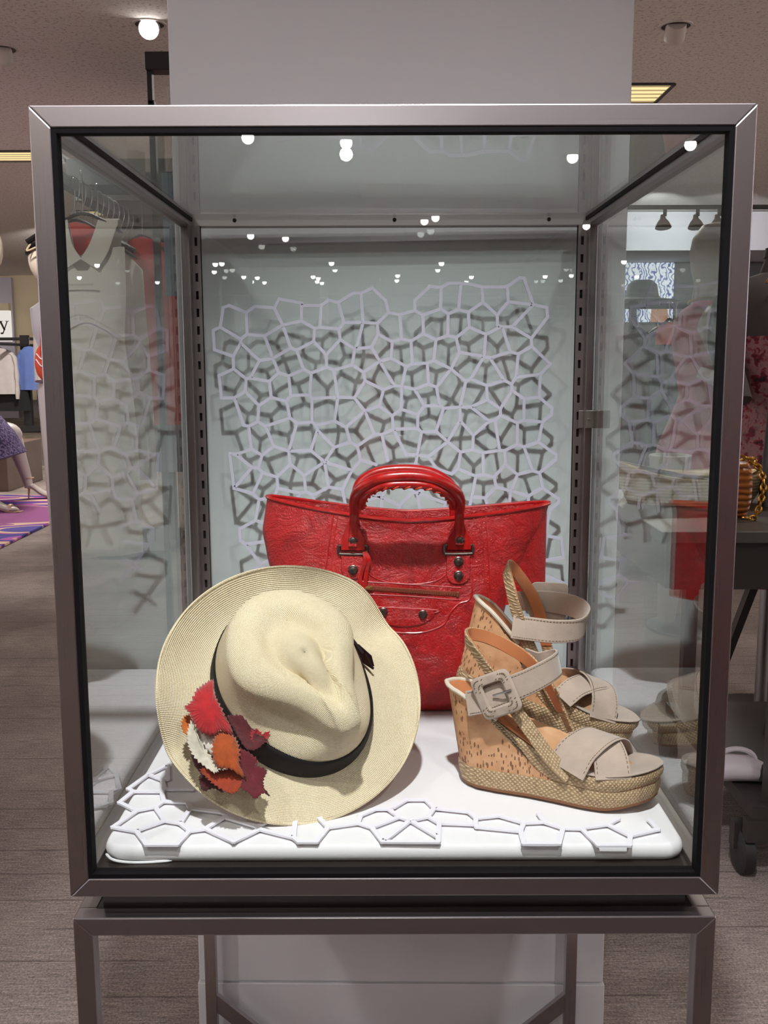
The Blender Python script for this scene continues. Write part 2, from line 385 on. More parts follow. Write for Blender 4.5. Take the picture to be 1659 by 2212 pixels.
LN=[(-3122,11835),(-3059,12190),(-2950,12227),(-2631,12098),(-2474,12211),(-2114,12179),(-2026,12345),(-1613,12268),(-1598,12223),(-1253,12222),(-1114,12319),(-935,12274),(-1966,11869),(-1618,11944),(-2629,11704),(-1281,11829),(-3255,11775),(-3242,11424),(-2897,11301),(-2750,11613),(-2752,11545),(-2309,11673),(-1381,11807),(-928,11795),(-2163,11261),(-2411,11223),(-1827,11451),(-1719,11412),(-1400,11571),(-1172,11326),(-907,11600),(-1165,11097),(-1593,11052),(-2589,10901),(-2059,11000),(-2895,11071),(-3170,10949),(-3135,10533),(-2899,10536),(-2667,10886),(-2233,10839),(-1874,10938),(-1455,10990),(-1034,11042),(-2688,10655),(-2208,10541),(-1842,10575),(-1484,10589),(-961,10546),(-2441,10389),(-1921,10469),(-1446,10517),(-656,12445),(-518,12438),(-310,12534),(-66,12308),(-12,12090),(195,12051),(472,12126),(472,12307),(747,12561),(954,12538),(1107,12620),(1320,12612),(-837,11911),(-483,11917),(-221,11894),(-585,11523),(-640,11432),(-331,11461),(-206,11697),(-689,11141),(56,11559),(226,11612),(403,11573),(32,11261),(618,12042),(948,12155),(1087,12064),(1279,12139),(634,11702),(866,11594),(1082,11670),(1237,11631),(822,11213),(427,11153),(-177,11201),(311,11107),(706,11167),(1148,11059),(1302,11364),(-481,11002),(-450,10841),(-655,10528),(-109,10678),(93,10754),(233,10738),(474,10684),(730,10783),(878,10721),(942,10376),(217,10316),(654,10377),(-188,10375),(1501,12596),(1708,12543),(2167,12549),(2387,12706),(2471,12705),(2656,12225),(2903,12171),(2922,11997),(2629,11612),(1726,12273),(1459,12093),(1477,11820),(1787,11690),(2063,11826),(2001,11864),(1991,12038),(2195,12279),(2271,11825),(2102,11788),(2240,11369),(2395,11330),(2640,11467),(1870,11256),(1757,11285),(1517,10873),(2139,10840),(2356,10901),(2812,10953),(2987,11145),(1425,10827),(1814,10749),(2280,10778),(1319,10350),(1825,10486),(1523,10353),(2077,10318),(2290,10655),(2518,10501),(2798,10529),(3036,10329),(-2727,10022),(-2641,10006),(-2467,10091),(-2321,10005),(-1864,10159),(-1733,10058),(-1452,10080),(-1367,10017),(-1031,10098),(-2596,9575),(-2403,9456),(-2179,9629),(-1899,9533),(-1483,9548),(-1352,9924),(-1872,9289),(-2128,9045),(-2116,8830),(-1037,9605),(-1225,9326),(-1615,9075),(-2897,9474),(-3007,9490),(-2945,8833),(-2592,8728),(-2476,8616),(-2199,8647),(-1707,8733),(-1589,8765),(-2596,9228),(-2471,9220),(-2394,9125),(-1455,8693),(-1153,8851),(-2550,8216),(-1839,8422),(-1380,8389),(-2856,8056),(-2846,7830),(-2752,7754),(-2471,7364),(-2626,7234),(-2305,7817),(-2270,7461),(-2246,7080),(-2278,8107),(-815,9984),(-462,10287),(53,10192),(529,10214),(1013,10329),(-284,9850),(-143,9842),(73,9940),(530,9957),(-739,9702),(-607,9624),(-546,9364),(-712,9167),(-255,9276),(-35,9354),(311,9463),(523,9455),(600,9886),(874,9901),(1092,9704),(735,9423),(492,9289),(-892,8806),(-829,8451),(1339,9505),(885,9193),(1175,9093),(-68,8832),(-147,8651),(-447,8777),(-527,8586),(-337,8625),(184,8496),(437,8750),(358,8862),(-164,8353),(176,8304),(521,8734),(705,8829),(580,8383),(1054,8541),(1016,8333),(1322,10102),(1575,9820),(1869,10085),(1978,10093),(2078,10193),(2401,10052),(2517,10099),(2870,10066),(3031,10206),(2799,9691),(2534,9598),(2400,9645),(2072,9536),(1759,9490),(1562,9554),(1290,9192),(1771,9080),(1630,9048),(1977,9031),(2186,9268),(2166,9528),(2417,9078),(2699,9148),(2834,9108),(3136,9360),(3133,9454),(2895,8822),(2630,8664),(2296,8768),(2019,8841),(2255,8377),(1808,8634),(1555,8651),(1907,8362),(2634,8440),(3200,8614),(3209,8550),(3046,8391),(1495,8364),(2863,7919),(2964,7902),(3273,7848),(3319,7475),(2937,7411),(2807,7509),(2964,7128),(3341,6975),(3377,6832),(3229,6734),(3038,6658),(2796,6987),(2636,6988),(2995,6680)]
LE=[(0,1),(0,16),(0,19),(1,2),(2,3),(3,4),(3,14),(4,5),(5,6),(5,12),(6,7),(7,8),(7,13),(8,9),(9,10),(9,15),(10,11),(11,52),(11,64),(12,13),(12,21),(12,26),(13,22),(14,19),(14,21),(15,22),(15,23),(16,17),(17,18),(18,20),(18,35),(19,20),(20,25),(21,24),(22,28),(23,30),(23,64),(24,25),(24,26),(24,34),(25,33),(26,27),(27,28),(27,32),(28,29),(29,30),(29,31),(30,68),(31,42),(31,43),(32,41),(32,42),(33,39),(33,40),(34,40),(34,41),(35,36),(35,39),(36,37),(37,38),(38,44),(38,144),(39,44),(40,45),(41,46),(42,47),(43,48),(43,71),(44,49),(45,49),(45,50),(46,47),(46,50),(47,51),(48,51),(48,93),(48,152),(49,146),(50,148),(51,150),(52,53),(53,54),(53,65),(54,55),(55,56),(56,57),(56,66),(57,58),(57,73),(58,59),(58,76),(59,60),(60,61),(61,62),(61,77),(62,63),(63,79),(63,104),(64,65),(65,66),(65,67),(66,70),(67,68),(68,69),(68,71),(69,70),(69,86),(70,72),(71,91),(72,73),(72,75),(73,74),(74,80),(74,85),(75,86),(75,87),(76,77),(76,80),(77,78),(78,79),(78,82),(79,114),(80,81),(81,82),(81,84),(82,83),(83,90),(83,115),(84,88),(84,89),(85,87),(85,88),(86,91),(86,95),(87,96),(88,98),(89,90),(89,99),(89,133),(90,127),(91,92),(92,93),(92,94),(93,191),(94,95),(94,103),(95,96),(96,97),(96,101),(97,98),(97,102),(98,99),(99,100),(100,102),(100,194),(101,192),(101,193),(102,193),(103,191),(103,192),(104,105),(105,106),(105,113),(106,107),(106,120),(107,108),(108,109),(109,110),(109,120),(109,121),(110,111),(111,112),(112,121),(112,125),(113,114),(113,119),(114,115),(115,116),(116,117),(116,127),(117,118),(117,121),(118,119),(119,120),(122,123),(123,124),(123,126),(124,125),(124,130),(125,132),(126,127),(126,129),(127,128),(128,133),(128,134),(129,134),(129,135),(130,131),(130,135),(131,132),(131,142),(133,136),(134,137),(135,140),(136,138),(136,194),(136,232),(137,138),(137,139),(138,234),(139,140),(139,236),(140,141),(141,142),(141,238),(142,143),(143,240),(144,145),(145,146),(145,153),(146,147),(147,148),(147,155),(148,149),(149,150),(149,156),(150,151),(151,152),(151,158),(152,190),(153,154),(153,165),(154,155),(154,174),(155,156),(156,157),(156,159),(157,158),(157,163),(158,162),(159,160),(159,164),(160,161),(160,175),(161,170),(161,171),(162,163),(162,199),(163,164),(163,177),(163,202),(164,172),(165,166),(165,173),(166,167),(167,168),(167,173),(168,169),(168,175),(169,170),(169,178),(171,172),(171,179),(172,176),(173,174),(174,175),(176,177),(176,180),(177,212),(178,181),(178,189),(181,182),(182,183),(183,184),(183,186),(184,185),(184,187),(184,188),(190,191),(190,199),(191,195),(192,197),(193,198),(194,208),(195,196),(195,200),(196,197),(196,204),(197,198),(197,205),(198,207),(199,200),(200,201),(201,202),(201,203),(202,212),(205,206),(206,207),(206,210),(206,211),(207,208),(208,209),(209,210),(209,214),(209,232),(210,215),(212,213),(213,220),(214,246),(214,247),(215,216),(216,247),(217,218),(218,219),(218,221),(218,222),(218,225),(219,221),(220,221),(222,223),(222,226),(223,224),(223,227),(227,228),(227,229),(227,230),(230,231),(232,233),(233,234),(233,246),(234,235),(235,236),(235,244),(236,237),(237,238),(237,243),(238,239),(239,240),(239,241),(241,242),(241,257),(242,243),(242,254),(243,252),(244,245),(244,252),(245,246),(245,248),(247,249),(248,249),(248,250),(249,264),(250,251),(250,261),(251,252),(251,253),(253,254),(253,260),(254,255),(255,256),(255,258),(256,257),(258,259),(258,267),(259,260),(259,266),(260,261),(260,262),(261,263),(263,264),(263,265),(264,270),(267,268),(268,269),(269,272),(271,272),(272,273),(273,274),(274,275),(275,276),(275,277),(277,278),(277,282),(278,279),(279,280),(280,281),(281,284),(282,283),(282,284)]
FN=[(-3521,906),(-3199,793),(-2993,442),(-2624,440),(-2542,789),(-2349,850),(-1947,509),(-1673,837),(-3334,1377),(-3398,1419),(-3625,1613),(-3532,1958),(-3141,1955),(-3125,2030),(-3217,2340),(-3455,2522),(-3617,2045),(-3120,1476),(-2911,1079),(-3174,840),(-2704,1013),(-2576,852),(-3049,1644),(-2722,1606),(-2650,1431),(-2691,1062),(-2224,1308),(-1895,1122),(-3252,2851),(-2740,2028),(-3147,2359),(-2311,930),(-2165,1173),(-1719,910),(-1588,1054),(-1228,607),(-1151,496),(-942,495),(-821,881),(-447,996),(-275,877),(-136,497),(534,485),(577,991),(-1249,1104),(-945,1137),(-421,1220),(-225,1397),(-65,1396),(75,1164),(214,1066),(445,1169),(535,627),(8,1449),(182,1677),(435,1676),(536,1417),(590,1402),(975,1302),(1056,1124),(1030,947),(1044,879),(1574,762),(1570,436),(1995,434),(2114,838),(2345,824),(2461,388),(2833,386),(2904,634),(2693,936),(2404,860),(1353,1193),(1647,989),(1904,1010),(2855,1088),(3288,800),(3249,1047),(1876,1237)]
FE=[(0,1),(0,8),(1,2),(1,19),(2,3),(3,4),(4,5),(4,21),(5,6),(5,31),(6,7),(7,33),(7,35),(8,9),(8,17),(9,10),(10,11),(11,12),(11,16),(12,13),(12,22),(13,14),(13,29),(14,15),(14,30),(15,16),(15,28),(17,18),(17,22),(18,19),(18,20),(20,21),(20,25),(22,23),(23,24),(24,25),(24,26),(26,27),(28,30),(31,32),(32,33),(33,34),(35,36),(35,44),(36,37),(37,38),(38,39),(38,45),(39,40),(39,46),(40,41),(40,49),(41,42),(41,50),(42,43),(43,51),(43,60),(46,47),(47,48),(48,49),(48,53),(49,50),(50,51),(50,52),(51,56),(53,54),(54,55),(55,56),(56,57),(57,58),(58,59),(59,60),(59,72),(60,61),(61,62),(62,63),(62,73),(63,64),(64,65),(65,66),(65,74),(66,67),(66,71),(67,68),(68,69),(69,70),(69,76),(70,71),(70,75),(72,73),(73,74),(74,78),(76,77)]
PETALS={'scarlet':(0.062,[(-502,-982),(-511,-1086),(-485,-1220),(-376,-1374),(-361,-1470),(-241,-1465),(-116,-1483),(30,-1467),(123,-1369),(118,-1279),(180,-1230),(270,-1169),(124,-1136),(-34,-1135),(-217,-1119),(-363,-1058)]),'amber_small':(0.04,[(-307,-1460),(-292,-1538),(-192,-1598),(-108,-1599),(-141,-1502),(-238,-1453)]),'ivory_outer':(0.05,[(-158,-1489),(-93,-1585),(42,-1667),(177,-1681),(356,-1657),(521,-1606),(527,-1533),(571,-1464),(422,-1506),(231,-1533),(37,-1529)]),'ivory_inner':(0.042,[(-110,-1434),(-55,-1497),(103,-1496),(301,-1463),(222,-1375),(135,-1281),(18,-1366)]),'amber_right':(0.056,[(113,-1290),(195,-1390),(334,-1495),(500,-1522),(609,-1416),(799,-1325),(611,-1302),(461,-1216),(314,-1171),(177,-1222)]),'amber_low':(0.043,[(407,-1702),(520,-1685),(649,-1641),(791,-1576),(849,-1517),(827,-1367),(764,-1277),(586,-1330),(491,-1446),(443,-1552)]),'crimson_right':(0.047,[(15,-1072),(36,-1005),(99,-904),(197,-886),(283,-799),(360,-880),(462,-836),(524,-856),(551,-995),(487,-1094),(323,-1088),(190,-1082)]),'scarlet_tip':(0.044,[(326,-895),(401,-944),(500,-937),(508,-841),(444,-758)]),'crimson_low':(0.05,[(549,-1117),(692,-1071),(722,-1120),(854,-1058),(922,-1142),(1025,-1200),(1145,-1201),(1065,-1246),(1072,-1358),(969,-1379),(863,-1418),(759,-1331),(559,-1262),(445,-1199)]),'crimson_left':(0.03,[(103,-1653),(272,-1697),(396,-1695),(445,-1745),(588,-1774),(626,-1654),(724,-1580),(535,-1559),(354,-1602),(215,-1624)])}
def lattice(nodes, edges, to3, w, th):
    g = G(); nodes = [Vector((a * 1e-4, b * 1e-4, 0)) for a, b in nodes]
    for a, b in edges:
        p, q = nodes[a], nodes[b]; d = q - p
        if d.length < 1e-5: continue
        d.normalize(); n = Vector((-d.y, d.x, 0)) * w / 2
        g.prism([to3(v.x, v.y, 0) for v in (p + n, q + n, q - n, p - n)], to3(0, 0, th) - to3(0, 0, 0))
    for p in nodes:
        g.prism([to3(p.x + w * .62 * math.cos(k * PI / 3), p.y + w * .62 * math.sin(k * PI / 3), 0) for k in range(6)], (to3(0, 0, th) - to3(0, 0, 0)) * 1.02)
    return g
o = lattice(LN, LE, lambda x, y, h: V(x, .7895 - h, y), .0058, .003).obj('card_lattice', plain('dimmed_white_card', L(192, 189, 206), .8), smooth=False)  # white card drawn lilac grey: its weak lighting is put into the colour
tag(o, 'white cut card lattice of irregular cells hung upright behind the red handbag', 'decoration')
lattice_floor = lattice(FN, FE, lambda x, y, h: V(x, y, ZP + .0028 + h), .0062, .0025)
o = lattice_floor.obj('card_lattice', PAPER, smooth=False)
tag(o, 'white cut card lattice lying flat on the padded platform under hat and sandals', 'decoration')
# ---------------------------------------------------------------- straw hat
def straw(name, crown):
    k = N(name); co = k.coord(); sp = k.n('ShaderNodeSeparateXYZ'); k.l(co, sp.inputs[0])
    x, y, z = sp.outputs
    th = k.math('ARCTAN2', y, x); r = k.math('SQRT', k.math('ADD', k.math('MULTIPLY', x, x), k.math('MULTIPLY', y, y)))
    s = k.math('SUBTRACT', r, z) if crown else r
    if crown: a = k.math('SINE', k.math('MULTIPLY', th, 210)); b = k.math('SINE', k.math('MULTIPLY', s, 2 * PI / .0030))
    else:
        a = k.math('SINE', k.math('MULTIPLY_ADD', s, 1500, k.math('MULTIPLY', th, 260))); b = k.math('SINE', k.math('MULTIPLY_ADD', s, 1500, k.math('MULTIPLY', th, -260)))
    wv = k.math('MULTIPLY', a, b)
    n1 = k.noise(co, 60, 4); n2 = k.noise(co, 420, 3)
    f = k.math('ADD', k.math('MULTIPLY_ADD', wv, .13, .35), k.math('ADD', k.math('MULTIPLY', n1, .16), k.math('MULTIPLY', n2, .22)))
    k.l(k.ramp(f, [(.2, L(192, 166, 126)), (.5, L(228, 210, 176)), (.8, L(247, 236, 210))]), k.b.inputs['Base Color'])
    k.b.inputs['Roughness'].default_value = .6; k.b.inputs['Specular IOR Level'].default_value = .3
    k.bump(k.math('ADD', wv, k.math('MULTIPLY', n2, .8)), .55, .0016); return k.m
HC = V(-.1374, .2199, .6742); HF = V(.5912, -.45898, -.66319); HS = V(.77844, .53981, .32036); HN = V(.21096, -.70565, .67643)
HM = Matrix(((HF.x, HS.x, HN.x, HC.x), (HF.y, HS.y, HN.y, HC.y), (HF.z, HS.z, HN.z, HC.z), (0, 0, 0, 1)))
hat = thing('straw_hat', 'cream straw hat with black band and felt flower, tilted up left in the case', 'hat', M=HM)
CA, CB = .124, .101
def crown(s, th, off=0):
    c, d = math.cos(th), math.sin(th)
    if s < .55:
        t = s / .55; rho = 1 - .10 * t ** 1.6; h = .094 * t
    else:
        p = (s - .55) / .45 * PI / 2; rho = .90 * math.cos(p) ** .75; h = .094 + .027 * math.sin(p)
    x, y = CA * rho * c, CB * rho * d; th_ = h / .12
    y *= 1 - .34 * ss(-.3, 1, x / CA) * th_ ** 1.5
    h += .006 * th_ ** 3 * (x / CA)
    if h > .07:
        wy = .055 * (1 - .62 * ss(-.3, 1, x / .095)); q = math.sqrt(((x - .004) / .094) ** 2 + (y / wy) ** 2)
        h -= .014 * math.exp(-((q - .60) / .24) ** 2) * ss(.078, .106, h)
    e = math.exp(-(((x - .058) / .046) ** 2 + ((h - .083) / .032) ** 2)) * ss(.012, .03, abs(y))
    y -= math.copysign(.033, y) * e; h -= .010 * e
    n = 1 + off / CA
    return V(x * n, y * n, h)
def crown_edge(th): return V(CA * math.cos(th), CB * math.sin(th), 0)
def brim(t, th):
    c, d = math.cos(th), math.sin(th)
    p = V(lerp(CA * .99, .177, t) * c, lerp(CB * .99, .182, t) * d, 0)
    up_ = ss(.02, .52, -c)
    z = t ** 1.4 * (-.010 * max(0, c) + .003) + up_ * .034 * t ** 1.8 - .010 * math.exp(-((c + .10) / .16) ** 2) * t
    return V(p.x, p.y, z)
g = G().grid(56, 144, lambda s, u: crown(s * .9995, 2 * PI * u + PI), cv=True)
g.obj('crown', straw('straw_crown', True), hat, local=True, solid=.0012)
BR = straw('straw_brim', False)
b = G().grid(22, 160, lambda t, u: brim(t, 2 * PI * u + PI), cv=True).obj('brim', BR, hat, local=True, solid=.0016)
G().tube([brim(1, 2 * PI * i / 160) for i in range(160)], .0019, 8, closed=True).obj('brim_edge', BR, b, local=True)
RIB = plain('black_grosgrain', L(12, 11, 15), .75, bump=.2, bscale=1200, spec=.2)
def bandp(v, u):
    th = 2 * PI * u; q = crown(lerp(.0, .235, v), th); d = V(math.cos(th), math.sin(th), 0); return q + d * .0016
g = G().grid(6, 128, bandp, cv=True); g.obj('hat_band', RIB, hat, local=True, solid=.0014)
bow = G().prism([(.004, CB + .003, .004), (.012, CB + .006, .026), (-.03, CB + .004, .030), (-.034, CB + .002, .002)], (0, .004, 0))
bow.prism([(.012, CB + .006, .003), (.036, CB + .010, .013), (.014, CB + .009, .026)], (0, .003, 0)).prism([(.0, CB + .008, .001), (.006, CB + .012, -.0), (.030, CB + .018, .004), (.02, CB + .016, .022), (-.004, CB + .010, .024)], (0, .002, 0))
bow.obj('bow', RIB, hat, local=True, bevel=.0008, smooth=False)
PC = {'scarlet': L(178, 18, 28), 'scarlet_tip': L(172, 26, 34), 'amber_small': L(196, 100, 22), 'amber_right': L(170, 72, 16), 'amber_low': L(152, 50, 16),
      'ivory_outer': L(206, 196, 180), 'ivory_inner': L(226, 214, 204), 'crimson_right': L(84, 8, 22), 'crimson_low': L(98, 10, 26), 'crimson_left': L(76, 8, 22)}
fc = G().lathe([(.0001, 0), (.016, .002), (.018, .012), (.009, .026), (.0001, .030)], 14, (.030, -.128, .004))
flower = fc.obj('felt_flower', plain('felt_dark_red', L(84, 10, 22), .9), hat, local=True, label='felt flower of red, orange and ivory pinked petals')
for nm, (hh, pts) in PETALS.items():
    rnd = random.Random(nm); P2 = [V(a * 1e-4, b * 1e-4, 0) for a, b in pts]
    bd = smooth_path(P2, 6, closed=True); c = sum(bd, Vector()) / len(bd); m = len(bd)
    spiky = nm.startswith('crimson')
    for i in range(m):                                        # pinking-shear teeth
        if i % 2 == 0: bd[i] = bd[i] + (bd[i] - c).normalized() * (.0018 if spiky else .0032)
    ax = Vector((rnd.uniform(-1, 1), rnd.uniform(-1, 1), 0)).normalized(); R = []
    curl = {'scarlet': -.016, 'amber_right': -.010, 'ivory_outer': .012, 'crimson_right': .012}.get(nm, rnd.choice((-.008, .008)))
    rad = max((p - c).length for p in bd)
    for j in range(6):
        t = (j + .02) / 5.02 if j < 5 else 1; ring = []
        for i, p in enumerate(bd):
            q = c + (p - c) * t; d = (p - c).length / rad
            z = hh + curl * (t * t * d - .4) + .003 * t * noise.noise(q * 60 + Vector((hh * 40, 0, 0))) + .0014 * t ** 4 * (1 if i % 4 == 0 else -.3)
            ring.append(V(q.x, q.y, z))
        R.append(ring)
    g = G().rings(R, cap0=True, cap1=False)
    g.obj('petal', plain('felt_' + nm, PC[nm], .92, bump=.35, bscale=700, var=.35, vscale=90, sheen=.3), flower, local=True, solid=.0011, label=nm.split('_')[0] + ' felt petal with pinked edge')
# ---------------------------------------------------------------- red leather handbag
BX = .03; BZ = .539 + .0015
def ztop(u): return .863 + (.034 if u < 0 else .022) * abs(u) ** 1.4
WLt = [(0, .135), (.3, .166), (.5, .202), (.68, .236), (.84, .246), (1, .236)]
WRt = [(0, .135), (.3, .150), (.57, .171), (.72, .198), (.9, .228), (1, .236)]
DFt = [(0, .074), (.08, .082), (.5, .075), (.85, .060), (1, .052)]
YMt = [(0, .580), (.5, .578), (1, .568)]
PXt = [(0, 5.0), (.5, 3.4), (.8, 2.4), (1, 2.0)]
def wrk(x, z, s=1):
    return .0022 * noise.noise(V(x * 16, z * 22, s)) + .0010 * noise.noise(V(x * 55, z * 60, s + 5))
def bag_pt(t, u, front=True, k=1.0):
    w = table(WLt, t) if u < 0 else table(WRt, t); p = table(PXt, t); d = table(DFt, t) * k
    x = BX + w * u * (1 if k == 1 else .985); z = lerp(BZ, ztop(u), t)
    prof = max(0.0, 1 - abs(u) ** p) ** (1 / p)
    y = table(YMt, t) - (d * prof if front else -d * prof)
    e = ss(0, .12, t); y += wrk(x, z, 1 if front else 9) * e * (1 if front else -1) * (prof ** .5)
    if t < .07: y += (.012 * (1 - t / .07) ** 2) * (1 if front else -1) * prof
    return V(x, y, z)
def bag_front(x, z):
    t = .5
    for _ in range(6):
        w = table(WLt, t) if x < BX else table(WRt, t); u = max(-1, min(1, (x - BX) / w)); t = max(0, min(1, (z - BZ) / (ztop(u) - BZ)))
    return bag_pt(t, u, True).y
k = N('red_glazed_leather'); co = k.coord()
v = k.n('ShaderNodeTexVoronoi'); v.feature = 'DISTANCE_TO_EDGE'; v.inputs['Scale'].default_value = 130
wn = k.n('ShaderNodeTexNoise'); wn.inputs['Scale'].default_value = 30; k.l(co, wn.inputs['Vector'])
ad = k.n('ShaderNodeMix', data_type='VECTOR'); ad.inputs[0].default_value = .08; k.l(co, ad.inputs[4]); k.l(wn.outputs['Color'], ad.inputs[5]); k.l(ad.outputs[1], v.inputs['Vector'])
big = k.noise(co, 24, 6, .7, 1.2); fine = k.noise(co, 300, 4, .7)
k.l(k.ramp(k.math('ADD', k.math('MULTIPLY', big, .7), k.math('MULTIPLY', fine, .3)), [(.35, L(136, 8, 14)), (.55, L(172, 16, 20)), (.75, L(192, 32, 30))]), k.b.inputs['Base Color'])
k.b.inputs['Roughness'].default_value = .36; k.b.inputs['Specular IOR Level'].default_value = .32; k.b.inputs['Coat Weight'].default_value = .42; k.b.inputs['Coat Roughness'].default_value = .12
hgt = k.math('ADD', k.math('MULTIPLY', k.math('MINIMUM', v.outputs['Distance'], .25), .45), k.math('ADD', k.math('MULTIPLY', big, 2.2), k.math('MULTIPLY', fine, .45)))
bp = k.bump(hgt, .62, .0034); k.l(bp.outputs[0], k.b.inputs['Coat Normal']); RED = k.m
k = N('red_smooth_leather'); co = k.coord(); n1 = k.noise(co, 90, 4)
k.l(k.ramp(n1, [(.3, L(146, 12, 14)), (.7, L(182, 26, 24))]), k.b.inputs['Base Color']); k.b.inputs['Roughness'].default_value = .28; k.b.inputs['Coat Weight'].default_value = .3; k.bump(n1, .12, .001); RED2 = k.m
bag = thing('leather_handbag', 'glossy red leather tote handbag with two laced handles standing behind the hat', 'handbag', (BX, .58, .539))
def body_ring(t, n=44, k=1.0):
    a = [bag_pt(t, math.sin((i / n - .5) * PI), True, k) for i in range(n + 1)]
    b = [bag_pt(t, math.sin((.5 - i / n) * PI), False, k) for i in range(1, n)]
    return a + b
R = [body_ring(i / 34) for i in range(35)]
inner = [[p + V(0, 0, -dz) for p in body_ring(1, k=kk)] for kk, dz in ((.93, -.0), (.86, .03), (.8, .10), (.78, .16))]
g = G(); g.rings(R + inner); g.obj('bag_body', RED, bag)
G().tube(body_ring(1), .0036, 8, closed=True).obj('rim_piping', RED2, bag)
def on(x, z, off=.0): return V(x, bag_front(x, z) - off, z)
def seam(pts, r=.0013, off=.0002, mat=None, par=None, name='seam'):
    pp = [on(p.x, p.y, off) for p in smooth_path([(a, b, 0) for a, b in pts], 8)]
    return G().tube(pp, r, 6).obj(name, mat or RED2, par or bag)
seam([(-.094, .872), (-.102, .82), (-.108, .77), (-.112, .70), (-.115, .60)], .0018)
seam([(.156, .872), (.160, .82), (.163, .76), (.158, .68), (.150, .60)], .0018)
seam([(-.086, .872), (-.094, .82), (-.098, .77)], .0008); seam([(.148, .872), (.152, .82), (.155, .76)], .0008)
seam([(-.042, .800), (-.036, .778), (-.012, .765), (.03, .760), (.07, .764), (.092, .778), (.096, .80)], .0010)
seam([(.134, .775), (.133, .745), (.127, .732), (.112, .727), (.098, .713), (.088, .695), (.07, .685), (.042, .679), (.0, .681), (-.03, .690)], .0015)
seam([(-.05, .7645), (.03, .760), (.115, .7535)], .0009); seam([(-.05, .7445), (.03, .740), (.115, .7335)], .0009)
def patch(poly, off, th, name, mat, par, rings_=4):
    c = sum((Vector((a, b, 0)) for a, b in poly), Vector()) / len(poly); R = []
    for t, o in [(x / rings_ + .001, off + th) for x in range(rings_)] + [(.97, off + th), (1.0, off + th * .6), (1.0, off - .001)]:
        R.append([on(c.x + (a - c.x) * t, c.y + (b - c.y) * t, o) for a, b in poly])
    return G().rings(R, cap0=True, cap1=False).obj(name, mat, par)
BRONZE = plain('dark_bronze', L(92, 80, 76), .34, metal=.85)
def stud(x, z, off, par, r=.0072):
    M = Matrix.Rotation(PI / 2, 4, 'X')
    p = on(x, z, off)
    G().lathe([(.0001, -.001), (r * 1.15, -.001), (r * 1.15, .0012), (r * .92, .0022), (r * .80, .0062), (r * .70, .0068), (.0001, .0070)], 18, p, M).obj('stud', BRONZE, par)
def rtab(x0, x1, zt, zb, r):
    pts = [(x0, zt), (x1, zt)]
    for i in range(9): a = -PI / 2 * i / 8; pts.append((x1 - r + r * math.cos(a), zb + r + r * math.sin(a)))
    for i in range(9): a = -PI / 2 - PI / 2 * i / 8; pts.append((x0 + r + r * math.cos(a), zb + r + r * math.sin(a)))
    return pts
for sx, zb, zt in ((-.0615, .7695, .8145), (.1105, .7605, .8145)):
    pt = patch(rtab(sx - .0195, sx + .0195, zt, zb, .016), .0008, .0026, 'handle_tab', RED, bag)
    if sx < 0: stud(sx, .784, .0036, pt)
    else: stud(sx, .797, .0034, pt); stud(sx, .774, .0034, pt)
    ring = [on(sx + a * .0232, .8165 + b * .0070, .0030) for a, b in ((-1, -.6), (-1, .6), (-.8, 1), (.8, 1), (1, .6), (1, -.6), (.8, -1), (-.8, -1))]
    G().tube(smooth_path(ring, 3, closed=True), .0026, 8, closed=True).obj('metal_ring', BRONZE, bag)
def handle(front):
    off = .012 if front else -.1
    base = [(-.0615, .823), (-.0605, .845), (-.0590, .878), (-.0585, .905), (-.048, .924), (-.019, .9385), (.027, .9425), (.069, .9375), (.099, .921), (.1105, .903), (.1110, .878), (.1115, .845), (.1115, .826)]
    P = []
    for x, z in base:
        lift = ss(.86, .95, z); yf = bag_front(x, min(z, .86))
        if front: y = yf - .0075 - .088 * lift; kx = 1 - .055 * lift
        else: y = .572 + .045 + .02 * lift; kx = .98
        P.append(V(BX + (x - BX) * kx, y, z + (-.008 if not front else .005) * lift))
    return P
def build_handle(front):
    P = handle(front); Q = smooth_path(P, 10); m = len(Q)
    rad = [.0088 if 18 < i < m - 19 else lerp(.0072, .0088, ss(0, 18, min(i, m - 1 - i))) for i in range(m)]
    if front: rad = [r if q.z > .885 else lerp(.0078, r, ss(.875, .9, q.z)) for r, q in zip(rad, Q)]
    h = G().tube(Q, rad, 14).obj('handle', RED2, bag)
    mid = [q for q in Q if q.z > .895]; c = V(.027, 0, .865)
    I = []
    for q in mid:
        d = V(c.x - q.x, 0, c.z - q.z).normalized(); I.append(q + d * .0125 + V(0, -.0012, 0))
    G().tube(I, .0064, 12, flat=1.0).obj('laced_flap', RED2, h)
    LACE = plain('orange_red_lace', L(196, 62, 36), .5)
    mm = len(I)
    for s in range(13):
        i = int((s + .7) / 13.4 * (mm - 2)); a = I[i]; b = I[min(i + 2, mm - 1)]; d = V(c.x - a.x, 0, c.z - a.z).normalized()
        G().tube(smooth_path([a + d * .0028 + V(0, -.0064, 0) + (b - a) * .9, a + d * .0055 + V(0, -.0050, 0), a + d * .0078 + V(0, 0, 0) - (b - a) * .5, a + d * .0066 + V(0, .004, 0) - (b - a) * .8], 4), .0014, 6).obj('lace_stitch', LACE, h)
    if front:
        for sx in (-.0615, .1115):
            poly = [(sx - .0075, .862), (sx + .0075, .862), (sx + .011, .850), (sx + .0185, .836), (sx + .0195, .8165), (sx - .0195, .8165), (sx - .0185, .836), (sx - .011, .850)]
            tb = patch(poly, .004, .0045, 'handle_end', RED2, h); stud(sx + .0005, .833, .0085, tb)
build_handle(True); build_handle(False)
